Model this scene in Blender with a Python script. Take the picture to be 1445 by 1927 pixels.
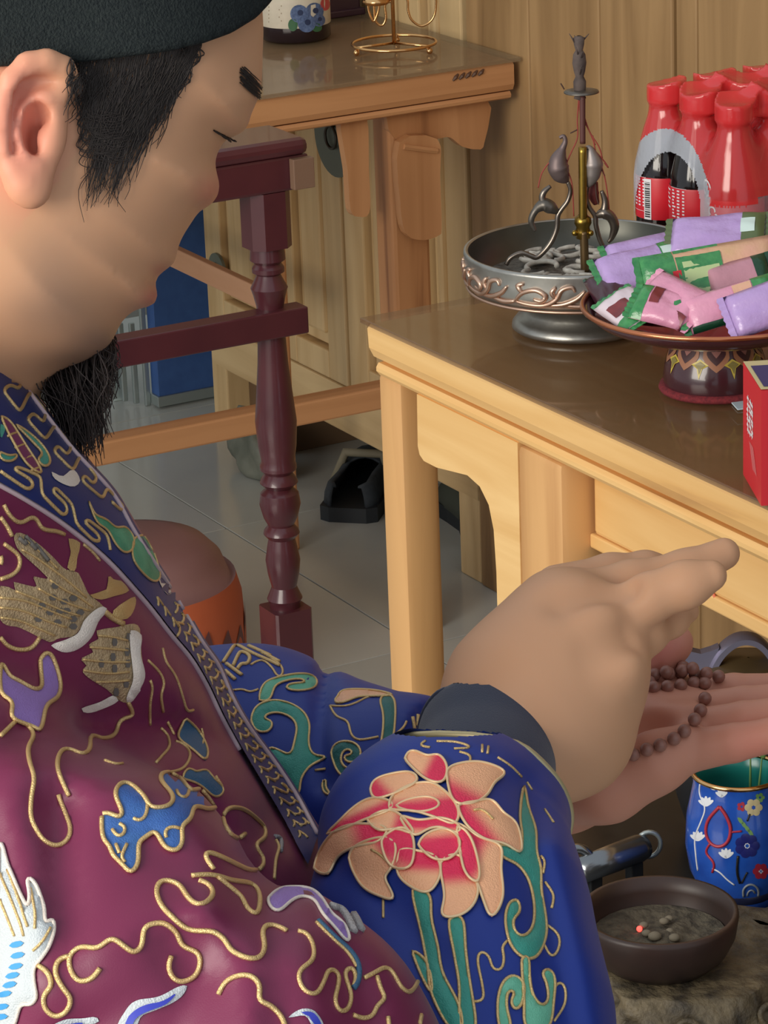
import bpy, bmesh, math, random
import numpy as np
from mathutils import Vector, Matrix, Quaternion
from mathutils.bvhtree import BVHTree
from mathutils.geometry import delaunay_2d_cdt

for _o in list(bpy.data.objects):
    bpy.data.objects.remove(_o)
SC = bpy.context.scene
COL = SC.collection
random.seed(7)
RNG = np.random.default_rng(7)

# ------------------------------------------------------------------ camera
# room axes: +X along the panelled wall towards the viewer, +Y into that wall, Z up
F_PX, IW, IH = 6000.0, 1445, 1927
CXP, CYP = IW / 2, IH / 2
PITCH, ROLL, YAW = [math.radians(v) for v in (19.19, -2.244, 61.64)]
CAM = np.array([0.0, 0.0, 1.64])


def cam_axes():
    cp, sp = math.cos(PITCH), math.sin(PITCH)
    fw = np.array([0, cp, -sp]); rt = np.array([1.0, 0, 0]); up = np.array([0, sp, cp])
    r2 = rt * math.cos(ROLL) + up * math.sin(ROLL)
    u2 = -rt * math.sin(ROLL) + up * math.cos(ROLL)
    A = np.array([[math.cos(YAW), -math.sin(YAW), 0], [math.sin(YAW), math.cos(YAW), 0], [0, 0, 1]])
    return A @ r2, A @ u2, A @ fw


RT, UP, FW = cam_axes()
cam_d = bpy.data.cameras.new('camera')
cam = bpy.data.objects.new('camera', cam_d)
COL.objects.link(cam)
cam.matrix_world = Matrix(((RT[0], UP[0], -FW[0], CAM[0]), (RT[1], UP[1], -FW[1], CAM[1]),
                           (RT[2], UP[2], -FW[2], CAM[2]), (0, 0, 0, 1)))
cam_d.sensor_fit = 'VERTICAL'
cam_d.sensor_height = 36
cam_d.lens = F_PX / IH * 36
cam_d.clip_start = 0.05
SC.camera = cam

# ------------------------------------------------------------------ light
W = bpy.data.worlds.new('world')
SC.world = W
W.use_nodes = True
W.node_tree.nodes['Background'].inputs[0].default_value = (0.86, 0.93, 1.0, 1)
W.node_tree.nodes['Background'].inputs[1].default_value = 0.70


def area_light(name, loc, target, sx, sy, power, col):
    d = bpy.data.lights.new(name, 'AREA')
    d.shape = 'RECTANGLE'; d.size = sx; d.size_y = sy; d.energy = power; d.color = col
    o = bpy.data.objects.new(name, d)
    COL.objects.link(o)
    o.location = loc
    o.rotation_euler = (Vector(target) - Vector(loc)).to_track_quat('-Z', 'Y').to_euler()
    return o


# the window of the room, off to the left of the viewer
area_light('window_daylight', (-0.9, -2.3, 1.9), (-1.6, 1.0, 0.75), 2.6, 1.7, 130, (1.0, 0.93, 0.82))
SC.view_settings.view_transform = 'Standard'
SC.view_settings.look = 'None'
SC.view_settings.gamma = 1
SC.view_settings.use_curve_mapping = False
SC.view_settings.exposure = 0.0


# ------------------------------------------------------------------ pixel helpers (photograph frame)
def ray(px, py):
    return (px - CXP) / F_PX * RT - (py - CYP) / F_PX * UP + FW


def at(px, py, d):
    return CAM + ray(px, py) * d


def onz(px, py, z):
    r = ray(px, py); return CAM + r * (z - CAM[2]) / r[2]


def ony(px, py, y):
    r = ray(px, py); return CAM + r * (y - CAM[1]) / r[1]


def onx(px, py, x):
    r = ray(px, py); return CAM + r * (x - CAM[0]) / r[0]


def proj(p):
    v = np.asarray(p) - CAM
    z = v @ FW
    return CXP + F_PX * (v @ RT) / z, CYP - F_PX * (v @ UP) / z, z


# ------------------------------------------------------------------ materials
def lin(c):
    out = []
    for v in c[:3]:
        v = v / 255.0
        out.append(v / 12.92 if v <= 0.04045 else ((v + 0.055) / 1.055) ** 2.4)
    return (out[0], out[1], out[2], 1.0)


MATS = {}


def mat(name, col, rough=0.5, metal=0.0, alpha=1.0, spec=0.5, noise=None, bump=None, sheen=0.0, coat=0.0,
        sss=0.0, emit=None, vcol=None, wave=None):
    """principled material; noise=(scale, other colour, contrast), bump=(scale, strength)"""
    if name in MATS:
        return MATS[name]
    m = bpy.data.materials.new(name)
    m.use_nodes = True
    nt = m.node_tree
    b = nt.nodes['Principled BSDF']
    b.inputs['Base Color'].default_value = lin(col)
    b.inputs['Roughness'].default_value = rough
    b.inputs['Metallic'].default_value = metal
    b.inputs['Alpha'].default_value = alpha
    b.inputs['Specular IOR Level'].default_value = spec
    b.inputs['Sheen Weight'].default_value = sheen
    b.inputs['Coat Weight'].default_value = coat
    if sss:
        b.inputs['Subsurface Weight'].default_value = sss
        b.inputs['Subsurface Radius'].default_value = (0.012, 0.005, 0.003)
        b.inputs['Subsurface Scale'].default_value = 0.6
    if emit:
        b.inputs['Emission Color'].default_value = lin(emit[0])
        b.inputs['Emission Strength'].default_value = emit[1]
    tc = nt.nodes.new('ShaderNodeTexCoord')
    if vcol:
        a = nt.nodes.new('ShaderNodeAttribute'); a.attribute_name = vcol
        nt.links.new(a.outputs['Color'], b.inputs['Base Color'])
    if noise:
        n = nt.nodes.new('ShaderNodeTexNoise'); n.inputs['Scale'].default_value = noise[0]
        n.inputs['Detail'].default_value = 5
        nt.links.new(tc.outputs['Object'], n.inputs['Vector'])
        r = nt.nodes.new('ShaderNodeValToRGB')
        c = noise[2] if len(noise) > 2 else 0.15
        r.color_ramp.elements[0].position = 0.5 - c; r.color_ramp.elements[0].color = lin(col)
        r.color_ramp.elements[1].position = 0.5 + c; r.color_ramp.elements[1].color = lin(noise[1])
        nt.links.new(n.outputs['Fac'], r.inputs['Fac'])
        nt.links.new(r.outputs['Color'], b.inputs['Base Color'])
    if bump:
        n2 = nt.nodes.new('ShaderNodeTexNoise'); n2.inputs['Scale'].default_value = bump[0]
        n2.inputs['Detail'].default_value = 4
        nt.links.new(tc.outputs['Object'], n2.inputs['Vector'])
        bp = nt.nodes.new('ShaderNodeBump'); bp.inputs['Strength'].default_value = bump[1]
        bp.inputs['Distance'].default_value = 0.004
        nt.links.new(n2.outputs['Fac'], bp.inputs['Height'])
        nt.links.new(bp.outputs['Normal'], b.inputs['Normal'])
    MATS[name] = m
    return m


def wood(name, c1, c2, axis, rough=0.45, fine=1.0, coat=0.0, dark=None):
    """long-grained wood, the grain running along the given axis"""
    if name in MATS:
        return MATS[name]
    m = bpy.data.materials.new(name)
    m.use_nodes = True
    nt = m.node_tree
    b = nt.nodes['Principled BSDF']
    b.inputs['Roughness'].default_value = rough
    b.inputs['Coat Weight'].default_value = coat
    tc = nt.nodes.new('ShaderNodeTexCoord')
    mp = nt.nodes.new('ShaderNodeMapping')
    s = [16.0 * fine] * 3; s['XYZ'.index(axis)] = 1.3 * fine
    mp.inputs['Scale'].default_value = s
    nt.links.new(tc.outputs['Object'], mp.inputs['Vector'])
    n = nt.nodes.new('ShaderNodeTexNoise'); n.inputs['Scale'].default_value = 1.0
    n.inputs['Detail'].default_value = 6; n.inputs['Distortion'].default_value = 1.2
    nt.links.new(mp.outputs['Vector'], n.inputs['Vector'])
    r = nt.nodes.new('ShaderNodeValToRGB')
    r.color_ramp.elements[0].position = 0.33; r.color_ramp.elements[0].color = lin(c2)
    r.color_ramp.elements[1].position = 0.62; r.color_ramp.elements[1].color = lin(c1)
    if dark:
        e = r.color_ramp.elements.new(0.22); e.color = lin(dark)
    nt.links.new(n.outputs['Fac'], r.inputs['Fac'])
    nt.links.new(r.outputs['Color'], b.inputs['Base Color'])
    bp = nt.nodes.new('ShaderNodeBump'); bp.inputs['Strength'].default_value = 0.12
    bp.inputs['Distance'].default_value = 0.002
    nt.links.new(n.outputs['Fac'], bp.inputs['Height'])
    nt.links.new(bp.outputs['Normal'], b.inputs['Normal'])
    MATS[name] = m
    return m


def woods(name, c1, c2, **k):
    return {a: wood(name + '_' + a.lower(), c1, c2, a, **k) for a in 'XYZ'}


# ------------------------------------------------------------------ mesh helpers
def link(name, me, m=None, parent=None, smooth=True, loc=None):
    o = bpy.data.objects.new(name, me)
    COL.objects.link(o)
    if m is not None:
        for mm in (m if isinstance(m, (list, tuple)) else [m]):
            me.materials.append(mm)
    if smooth and len(me.polygons):
        me.polygons.foreach_set('use_smooth', [True] * len(me.polygons))
    if parent is not None:
        o.parent = parent
        pl = parent_loc(parent)
        # meshes are built in room coordinates: move them into the frame of their thing
        if loc is None:
            me.transform(Matrix.Translation(-Vector(pl)))
        else:
            me.transform(Matrix.Translation(-Vector(loc)))
            o.location = Vector(loc) - Vector(pl)
    elif loc is not None:
        me.transform(Matrix.Translation(-Vector(loc)))
        o.location = loc
    return o


def parent_loc(o):
    v = Vector(o.location)
    while o.parent is not None:
        o = o.parent
        v = v + Vector(o.location)
    return v


def tag(o, label, cat, group=None):
    o['label'] = label
    o['category'] = cat
    if group:
        o['group'] = group
    return o


def thing(name, loc, label, cat, group=None):
    o = bpy.data.objects.new(name, None)
    COL.objects.link(o)
    o.empty_display_size = 0.02
    o.location = Vector(loc)
    return tag(o, label, cat, group)


class MB:
    """collects vertices and faces in room coordinates"""

    def __init__(self):
        self.v = []; self.f = []; self.fm = []; self.mi = 0

    def add(self, vs, fs):
        n = len(self.v)
        self.v += [tuple(float(c) for c in p) for p in vs]
        for f in fs:
            self.f.append(tuple(i + n for i in f)); self.fm.append(self.mi)
        return self

    def box(self, a, b, bev=0.0, M=None):
        (x0, y0, z0), (x1, y1, z1) = a, b
        if bev <= 0:
            vs = [(x0, y0, z0), (x1, y0, z0), (x1, y1, z0), (x0, y1, z0), (x0, y0, z1), (x1, y0, z1), (x1, y1, z1), (x0, y1, z1)]
            fs = [(0, 3, 2, 1), (4, 5, 6, 7), (0, 1, 5, 4), (1, 2, 6, 5), (2, 3, 7, 6), (3, 0, 4, 7)]
        else:
            c = [(x0 + x1) / 2, (y0 + y1) / 2, (z0 + z1) / 2]
            bm = bmesh.new()
            bmesh.ops.create_cube(bm, size=1, matrix=Matrix.Translation(c) @ Matrix.Diagonal((x1 - x0, y1 - y0, z1 - z0, 1)))
            bmesh.ops.bevel(bm, geom=bm.edges[:], offset=bev, segments=2, profile=0.5, affect='EDGES')
            bm.verts.index_update()
            vs = [tuple(v.co) for v in bm.verts]; fs = [tuple(v.index for v in f.verts) for f in bm.faces]
            bm.free()
        if M is not None:
            vs = [tuple(M @ Vector(p)) for p in vs]
        return self.add(vs, fs)

    def lathe(self, prof, c, n=48, M=None, a0=0.0, a1=2 * math.pi):
        full = abs(a1 - a0 - 2 * math.pi) < 1e-6
        k = n if full else n + 1
        vs = []
        for r, z in prof:
            for i in range(k):
                a = a0 + (a1 - a0) * i / n
                p = Vector((r * math.cos(a), r * math.sin(a), z))
                if M is not None:
                    p = M @ p
                vs.append((p.x + c[0], p.y + c[1], p.z + c[2]))
        fs = []
        for j in range(len(prof) - 1):
            for i in range(n):
                i2 = (i + 1) % k
                fs.append((j * k + i, j * k + i2, (j + 1) * k + i2, (j + 1) * k + i))
        return self.add(vs, fs)

    def tube(self, pts, r, n=8, closed=False, cap=True, flat=None):
        pts = [np.asarray(p, float) for p in pts]
        m = len(pts)
        rs = r if hasattr(r, '__len__') else [r] * m
        vs = []; prev = None
        for i in range(m):
            if closed:
                t = pts[(i + 1) % m] - pts[i - 1]
            else:
                t = pts[min(i + 1, m - 1)] - pts[max(i - 1, 0)]
            t = t / (np.linalg.norm(t) + 1e-12)
            if prev is None:
                u = np.cross(t, (0, 0, 1.0))
                if np.linalg.norm(u) < 0.1:
                    u = np.cross(t, (0, 1.0, 0))
            else:
                u = prev - t * (prev @ t)
            u = u / (np.linalg.norm(u) + 1e-12); prev = u
            w = np.cross(t, u)
            for k in range(n):
                a = 2 * math.pi * k / n
                vs.append(pts[i] + rs[i] * (math.cos(a) * u + math.sin(a) * w))
        fs = []
        for i in range(m if closed else m - 1):
            j = (i + 1) % m
            for k in range(n):
                k2 = (k + 1) % n
                fs.append((i * n + k, i * n + k2, j * n + k2, j * n + k))
        if cap and not closed:
            fs.append(tuple(range(n))[::-1]); fs.append(tuple((m - 1) * n + k for k in range(n)))
        return self.add(vs, fs)

    def ball(self, c, r, n=14, sc=(1, 1, 1), M=None):
        vs = []; fs = []
        h = n // 2
        for j in range(h + 1):
            th = math.pi * j / h
            for i in range(n):
                a = 2 * math.pi * i / n
                p = Vector((r * sc[0] * math.sin(th) * math.cos(a), r * sc[1] * math.sin(th) * math.sin(a), r * sc[2] * math.cos(th)))
                if M is not None:
                    p = M @ p
                vs.append((c[0] + p.x, c[1] + p.y, c[2] + p.z))
        for j in range(h):
            for i in range(n):
                i2 = (i + 1) % n
                fs.append((j * n + i, (j + 1) * n + i, (j + 1) * n + i2, j * n + i2))
        return self.add(vs, fs)

    def prism(self, poly, axis, lo, hi):
        """polygon (2D, in the two other axes, in xyz order) extruded along axis"""
        n = len(poly)
        def mk(p, w):
            q = list(p); q.insert('XYZ'.index(axis), w); return tuple(q)
        vs = [mk(p, lo) for p in poly] + [mk(p, hi) for p in poly]
        fs = [tuple(range(n))[::-1], tuple(range(n, 2 * n))]
        fs += [(i, (i + 1) % n, n + (i + 1) % n, n + i) for i in range(n)]
        return self.add(vs, fs)

    def mesh(self, name):
        me = bpy.data.meshes.new(name)
        me.from_pydata(self.v, [], self.f)
        if any(self.fm):
            me.polygons.foreach_set('material_index', self.fm)
        bm = bmesh.new(); bm.from_mesh(me)
        bmesh.ops.remove_doubles(bm, verts=bm.verts, dist=1e-6)
        bmesh.ops.recalc_face_normals(bm, faces=bm.faces)
        bm.to_mesh(me); bm.free()
        return me

    def build(self, name, m, parent=None, smooth=False, loc=None, auto=None):
        o = link(name, self.mesh(name), m, parent, smooth, loc)
        if auto:
            try:
                o.data.set_sharp_from_angle(angle=math.radians(auto))
            except Exception:
                pass
        return o


def part_box(name, a, b, m, parent, bev=0.0015):
    lo = [min(a[i], b[i]) for i in range(3)]; hi = [max(a[i], b[i]) for i in range(3)]
    return MB().box(lo, hi, bev).build(name, m, parent)


def cr(pts, n=8, closed=False):
    """Catmull-Rom through points of any dimension"""
    P = [np.asarray(p, float) for p in pts]
    m = len(P); out = []
    if m < 3:
        return [P[0] + (P[-1] - P[0]) * i / n for i in range(n + 1)]
    for i in range(m if closed else m - 1):
        if closed:
            a, b, c, d = P[i - 1], P[i], P[(i + 1) % m], P[(i + 2) % m]
        else:
            a, b, c, d = P[max(i - 1, 0)], P[i], P[i + 1], P[min(i + 2, m - 1)]
        for k in range(n):
            t = k / n
            out.append(0.5 * ((2 * b) + (c - a) * t + (2 * a - 5 * b + 4 * c - d) * t * t + (3 * b - a - 3 * c + d) * t ** 3))
    if not closed:
        out.append(P[-1])
    return out


def resample(pts, step, closed=False):
    P = np.array(pts, float)
    if closed:
        P = np.vstack([P, P[:1]])
    s = np.r_[0, np.cumsum(np.linalg.norm(np.diff(P, axis=0), axis=1))]
    n = max(2, int(round(s[-1] / step)))
    q = np.linspace(0, s[-1], n + 1)
    out = np.stack([np.interp(q, s, P[:, k]) for k in range(P.shape[1])], 1)
    return out[:-1] if closed else out
# ------------------------------------------------------------------ implicit modelling (camera-aligned metric frame, rigid)
def P(px, py, d):
    return np.array([(px - CXP) * d / F_PX, (py - CYP) * d / F_PX, d])


def to_world(v):
    v = np.asarray(v)
    return CAM + v[:, :1] * RT - v[:, 1:2] * UP + v[:, 2:3] * FW


class Grid:
    def __init__(self, lo, hi, h):
        self.lo = np.array(lo, float); self.h = h
        n = np.ceil((np.array(hi) - self.lo) / h).astype(int) + 1
        ax = [(self.lo[i] + h * np.arange(n[i])).astype(np.float32) for i in range(3)]
        self.x = ax[0][:, None, None]; self.y = ax[1][None, :, None]; self.z = ax[2][None, None, :]
        self.n = n
        self.F = np.full(n, 9.0, np.float32)

    def cone(self, a, b, ra, rb, fl=None):
        """tapered capsule; fl=(direction, factor) flattens it along a direction"""
        a = np.asarray(a, np.float32); b = np.asarray(b, np.float32)
        d = b - a; L = float(d @ d) + 1e-12
        X, Y, Z = self.x - a[0], self.y - a[1], self.z - a[2]
        t = np.clip((X * d[0] + Y * d[1] + Z * d[2]) / L, 0, 1)
        X = X - t * d[0]; Y = Y - t * d[1]; Z = Z - t * d[2]
        q = X * X + Y * Y + Z * Z
        if fl is not None:
            u = np.asarray(fl[0], np.float32); u = u / np.linalg.norm(u)
            w = X * u[0] + Y * u[1] + Z * u[2]
            q = q + w * w * (1 / fl[1] ** 2 - 1)
        return np.sqrt(q) - (ra + (rb - ra) * t)

    def ell(self, c, r, R=None):
        X, Y, Z = self.x - c[0], self.y - c[1], self.z - c[2]
        if R is not None:
            X, Y, Z = (R[0][0] * X + R[0][1] * Y + R[0][2] * Z, R[1][0] * X + R[1][1] * Y + R[1][2] * Z, R[2][0] * X + R[2][1] * Y + R[2][2] * Z)
        k0 = np.sqrt((X / r[0]) ** 2 + (Y / r[1]) ** 2 + (Z / r[2]) ** 2)
        return ((k0 - 1) * min(r)).astype(np.float32)

    def plane(self, p, nrm):
        nrm = np.asarray(nrm, float); nrm = nrm / np.linalg.norm(nrm)
        return ((self.x - p[0]) * nrm[0] + (self.y - p[1]) * nrm[1] + (self.z - p[2]) * nrm[2]).astype(np.float32)

    def add(self, f, k=0.0):
        self.F = smin(self.F, f, k)

    def sub(self, f, k=0.0):
        self.F = -smin(-self.F, f, k)

    def cut(self, f, k=0.0):
        self.F = -smin(-self.F, -f, k)

    def dist2(self, poly, d, closed=True):
        """signed distance in the image plane to a pixel outline set at depth d (positive inside)"""
        pts = np.array([[(p[0] - CXP) * d / F_PX, (p[1] - CYP) * d / F_PX] for p in poly])
        X = self.x[:, :, 0] + 0 * self.y[:, :, 0]; Y = self.y[:, :, 0] + 0 * self.x[:, :, 0]
        best = np.full(X.shape, 1e9); ins = np.zeros(X.shape, bool)
        m = len(pts)
        for i in range(m if closed else m - 1):
            a, b = pts[i], pts[(i + 1) % m]
            e = b - a; L = e @ e + 1e-12
            t = np.clip(((X - a[0]) * e[0] + (Y - a[1]) * e[1]) / L, 0, 1)
            best = np.minimum(best, (X - a[0] - t * e[0]) ** 2 + (Y - a[1] - t * e[1]) ** 2)
            if closed:
                c = (a[1] > Y) != (b[1] > Y)
                xi = a[0] + (Y - a[1]) * e[0] / (e[1] if abs(e[1]) > 1e-12 else 1e-12)
                ins ^= c & (X < xi)
        dd = np.sqrt(best)
        return (np.where(ins, dd, -dd) if closed else dd).astype(np.float32)

    def mesh(self, name):
        V, Q = surface_nets(self.F, self.lo, self.h)
        me = bpy.data.meshes.new(name)
        Wd = to_world(V)
        me.vertices.add(len(Wd)); me.vertices.foreach_set('co', Wd.astype(np.float32).ravel())
        me.loops.add(len(Q) * 4); me.loops.foreach_set('vertex_index', Q.astype(np.int32).ravel())
        me.polygons.add(len(Q))
        me.polygons.foreach_set('loop_start', np.arange(0, len(Q) * 4, 4, dtype=np.int32))
        me.update(calc_edges=True)
        me.validate()
        return me


def smin(a, b, k):
    if k <= 0:
        return np.minimum(a, b)
    h = np.maximum(k - np.abs(a - b), 0) / k
    return np.minimum(a, b) - h * h * k * 0.25


def surface_nets(F, lo, h):
    n = F.shape
    S = F < 0
    c = lambda A, i, j, k: A[i:n[0] - 1 + i, j:n[1] - 1 + j, k:n[2] - 1 + k]
    cnt = np.zeros((n[0] - 1, n[1] - 1, n[2] - 1), np.int8)
    for i in (0, 1):
        for j in (0, 1):
            for k in (0, 1):
                cnt += c(S, i, j, k)
    I = np.argwhere((cnt > 0) & (cnt < 8))
    vid = np.full(cnt.shape, -1, np.int64)
    vid[I[:, 0], I[:, 1], I[:, 2]] = np.arange(len(I))
    acc = np.zeros((len(I), 3)); num = np.zeros(len(I))
    cs = [(i, j, k) for i in (0, 1) for j in (0, 1) for k in (0, 1)]
    for a in cs:
        for ax in range(3):
            if a[ax]:
                continue
            b = list(a); b[ax] = 1
            fa = F[I[:, 0] + a[0], I[:, 1] + a[1], I[:, 2] + a[2]]
            fb = F[I[:, 0] + b[0], I[:, 1] + b[1], I[:, 2] + b[2]]
            m = (fa < 0) != (fb < 0)
            t = np.where(m, fa / np.where(m, fa - fb, 1), 0)
            p = np.tile(np.array(a, float), (len(I), 1)); p[:, ax] = t
            acc[m] += p[m]; num[m] += 1
    V = lo + h * (I + acc / num[:, None])
    Q = []
    for ax in range(3):
        o1, o2 = [(1, 2), (2, 0), (0, 1)][ax]
        sl0 = [slice(None)] * 3; sl1 = [slice(None)] * 3
        sl0[ax] = slice(0, n[ax] - 1); sl1[ax] = slice(1, n[ax])
        A, B = S[tuple(sl0)], S[tuple(sl1)]
        E = np.argwhere(A != B)
        ok = (E[:, o1] > 0) & (E[:, o2] > 0) & (E[:, o1] < n[o1] - 1) & (E[:, o2] < n[o2] - 1)
        E = E[ok]
        def g(d1, d2):
            J = E.copy(); J[:, o1] -= d1; J[:, o2] -= d2
            return vid[J[:, 0], J[:, 1], J[:, 2]]
        q = np.stack([g(1, 1), g(0, 1), g(0, 0), g(1, 0)], 1)
        fl = ~A[E[:, 0], E[:, 1], E[:, 2]]
        q[fl] = q[fl][:, ::-1]
        Q.append(q)
    return V, np.concatenate(Q)


# ------------------------------------------------------------------ things that lie on a surface
def bvh_of(objs):
    vs = []; fs = []
    for o in objs:
        off = Vector(parent_loc(o)); n = len(vs)
        vs += [v.co + off for v in o.data.vertices]
        fs += [tuple(i + n for i in p.vertices) for p in o.data.polygons]
    return BVHTree.FromPolygons(vs, fs)


def cast(bvh, px, py):
    d = Vector(ray(px, py)).normalized()
    h = bvh.ray_cast(Vector(CAM), d)
    if h[0] is None:
        return None
    n = h[1] if h[1].dot(d) < 0 else -h[1]
    return np.array(h[0]), np.array(n), h[3]


def cord(bvh, pts, r, m, parent, name='gold_cord', smooth=6, step=7, lift=0.3, n=6, closed=False, gap=0.02):
    """a cord laid on a surface along a line; it breaks off where the surface does"""
    q = cr(pts, smooth, closed) if smooth else pts
    q = resample(q, step, closed)
    runs = [[]]; last = None; whole = True
    for p in q:
        h = cast(bvh, p[0], p[1])
        if h is None or (last is not None and abs(h[2] - last) > gap):
            runs.append([]); whole = False
            last = h[2] if h else None
            if h is None:
                continue
        last = h[2]
        runs[-1].append(h[0] + h[1] * r * lift)
    out = None
    for run in runs:
        if len(run) > 2:
            A = np.array(run)
            for _ in range(2):
                A[1:-1] = 0.5 * A[1:-1] + 0.25 * (A[:-2] + A[2:])
            out = MB().tube(A, r, n, closed=closed and whole).build(name, m, parent, smooth=True)
    return out


def patch(bvh, poly, h, m, parent, name, smooth=4, step=8, grid=13, edge=0.0004, gap=0.04):
    """a raised piece of needlework or cloth lying on a surface, traced by its outline"""
    q = [np.array(p, float) for p in poly] if smooth == 0 else cr(poly, smooth, True)
    q = resample(q, step, True)
    lo, hi = q.min(0), q.max(0)
    inner = []
    xs = np.arange(lo[0] + grid / 2, hi[0], grid); ys = np.arange(lo[1] + grid / 2, hi[1], grid)
    for x in xs:
        for y in ys:
            e = np.min(np.hypot(q[:, 0] - x, q[:, 1] - y))
            if e > grid * 0.45:
                inner.append((x, y))
    nb = len(q)
    co = [Vector((a[0], a[1])) for a in q] + [Vector(a) for a in inner]
    vo, eo, fo, ov, _, _ = delaunay_2d_cdt(co, [], [list(range(nb))], 1, 1e-4)
    hits = []
    for v, src in zip(vo, ov):
        c = cast(bvh, v.x, v.y)
        b = (not src) or min(src) < nb
        hits.append(None if c is None else (c[0] + c[1] * (edge if b else h), c[2]))
    mb = MB()
    ids = {}
    fs = []
    for f in fo:
        if any(hits[i] is None for i in f):
            continue
        d = [hits[i][1] for i in f]
        if max(d) - min(d) > gap:
            continue
        fs.append(f)
    if not fs:
        return None
    used = sorted({i for f in fs for i in f})
    ids = {k: i for i, k in enumerate(used)}
    mb.add([hits[i][0] for i in used], [tuple(ids[i] for i in f) for f in fs])
    me = bpy.data.meshes.new(name)
    me.from_pydata(mb.v, [], mb.f)
    bm = bmesh.new(); bm.from_mesh(me)
    bmesh.ops.recalc_face_normals(bm, faces=bm.faces)
    s = sum((f.normal.dot(Vector(FW)) * f.calc_area() for f in bm.faces))
    if s > 0:
        bmesh.ops.reverse_faces(bm, faces=bm.faces)
    bm.to_mesh(me); bm.free()
    return link(name, me, m, parent, True)
# ------------------------------------------------------------------ palette
LEGW = woods('tan_leg_wood', (218, 168, 110), (194, 142, 88), rough=0.45, dark=(150, 100, 62))
PINE = woods('pine_wood', (244, 202, 138), (224, 174, 106), rough=0.42, dark=(186, 132, 80))
FARW = woods('orange_wood', (206, 150, 102), (184, 128, 82), rough=0.45, dark=(140, 90, 56))
CABW = woods('cabinet_wood', (222, 192, 142), (198, 164, 114), rough=0.5, dark=(160, 122, 80))
WALLW = woods('wall_wood', (170, 134, 90), (140, 107, 68), rough=0.5, dark=(112, 82, 52))
ROSE = mat('dark_red_lacquer', (88, 40, 46), 0.32, noise=(14, (74, 32, 40), 0.25), coat=0.3)
JOINT = mat('dark_joint', (74, 52, 34), 0.8)
GOLD = mat('gold_thread', (222, 190, 132), 0.34, metal=0.6, bump=(1500, 0.35))
GOLDW = mat('gold_wire', (226, 178, 120), 0.18, metal=1.0)
TILE = mat('floor_tile', (196, 198, 192), 0.16, noise=(2.2, (176, 180, 176), 0.2), spec=0.5)
GROUT = mat('floor_grout', (120, 118, 110), 0.8)

# ------------------------------------------------------------------ floor
WY = 2.20
fl = MB().box((-7.2, -2.6, -0.06), (0.6, 2.6, -0.004)).build('floor', GROUT)
fl['kind'] = 'structure'
TS = 0.60
tile_me = None
for ix in range(-8, 0):
    for iy in range(-1, 4):
        x0, y0 = ix * TS - 0.62, iy * TS + 0.2
        if y0 + TS > 2.66 or x0 < -6.0:
            continue
        c = (x0 + TS / 2, y0 + TS / 2, -0.004)
        if tile_me is None:
            t = MB().box((c[0] - TS / 2 + .0012, c[1] - TS / 2 + .0012, -0.004), (c[0] + TS / 2 - .0012, c[1] + TS / 2 - .0012, 0.0), 0.0008).build('tile', TILE, fl, loc=c)
            tile_me = t.data
        else:
            t = bpy.data.objects.new('tile', tile_me); COL.objects.link(t); t.parent = fl; t.location = c

# ------------------------------------------------------------------ panelled wall behind the tables
wall = MB().box((-3.80, WY + 0.012, 0.0), (0.5, WY + 0.1, 2.7)).build('wall_back', JOINT)
wall['kind'] = 'structure'
bx = [-3.782, -3.612, -3.435, -3.266, -3.216, -3.045, -2.87, -2.70, -2.53, -2.36, -2.1, -1.8]
for i in range(len(bx) - 1):
    lo, hi = bx[i], bx[i + 1]
    dz = 0.0015 * ((i * 7) % 3)
    MB().box((lo + 0.002, WY - 0.002 - dz, 0.0), (hi - 0.002, WY + 0.014, 2.7), 0.003).build('plank', WALLW['Z'], wall)
wl = MB().box((-7.2, -2.6, 0), (-7.1, 2.6, 2.7)).build('wall_left', mat('pale_plaster', (196, 198, 190), 0.8, noise=(3, (184, 186, 180))))
wl['kind'] = 'structure'
wf = MB().box((-7.1, 2.6, 0), (-3.8, 2.7, 2.7)).build('wall_far', mat('pale_plaster', (196, 198, 190)))
wf['kind'] = 'structure'

# ------------------------------------------------------------------ built-in cabinet, left of the wall boards
XL, XR = -4.665, -3.784
cab = thing('cabinet', ((XL + XR) / 2, WY + 0.2, 0), 'long pale wooden cabinet with framed doors behind the dark red stand', 'cabinet')
part_box('body', (XL, WY + 0.02, 0.13), (XR, WY + 0.4, 1.9), CABW['Z'], cab)
part_box('bottom_rail', (XL, WY, 0.125), (XR, WY + 0.03, 0.2), CABW['X'], cab, 0.003)
part_box('foot', (XL, WY, 0.0), (XL + 0.055, WY + 0.06, 0.2), CABW['Z'], cab, 0.003)
part_box('foot', (XR - 0.06, WY, 0.0), (XR, WY + 0.06, 0.2), CABW['Z'], cab, 0.003)
part_box('plinth_block', (XL + 0.055, WY + 0.04, 0.0), (XL + 0.17, WY + 0.38, 0.125), mat('shaded_brown_wood', (118, 92, 66), 0.6), cab)


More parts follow.
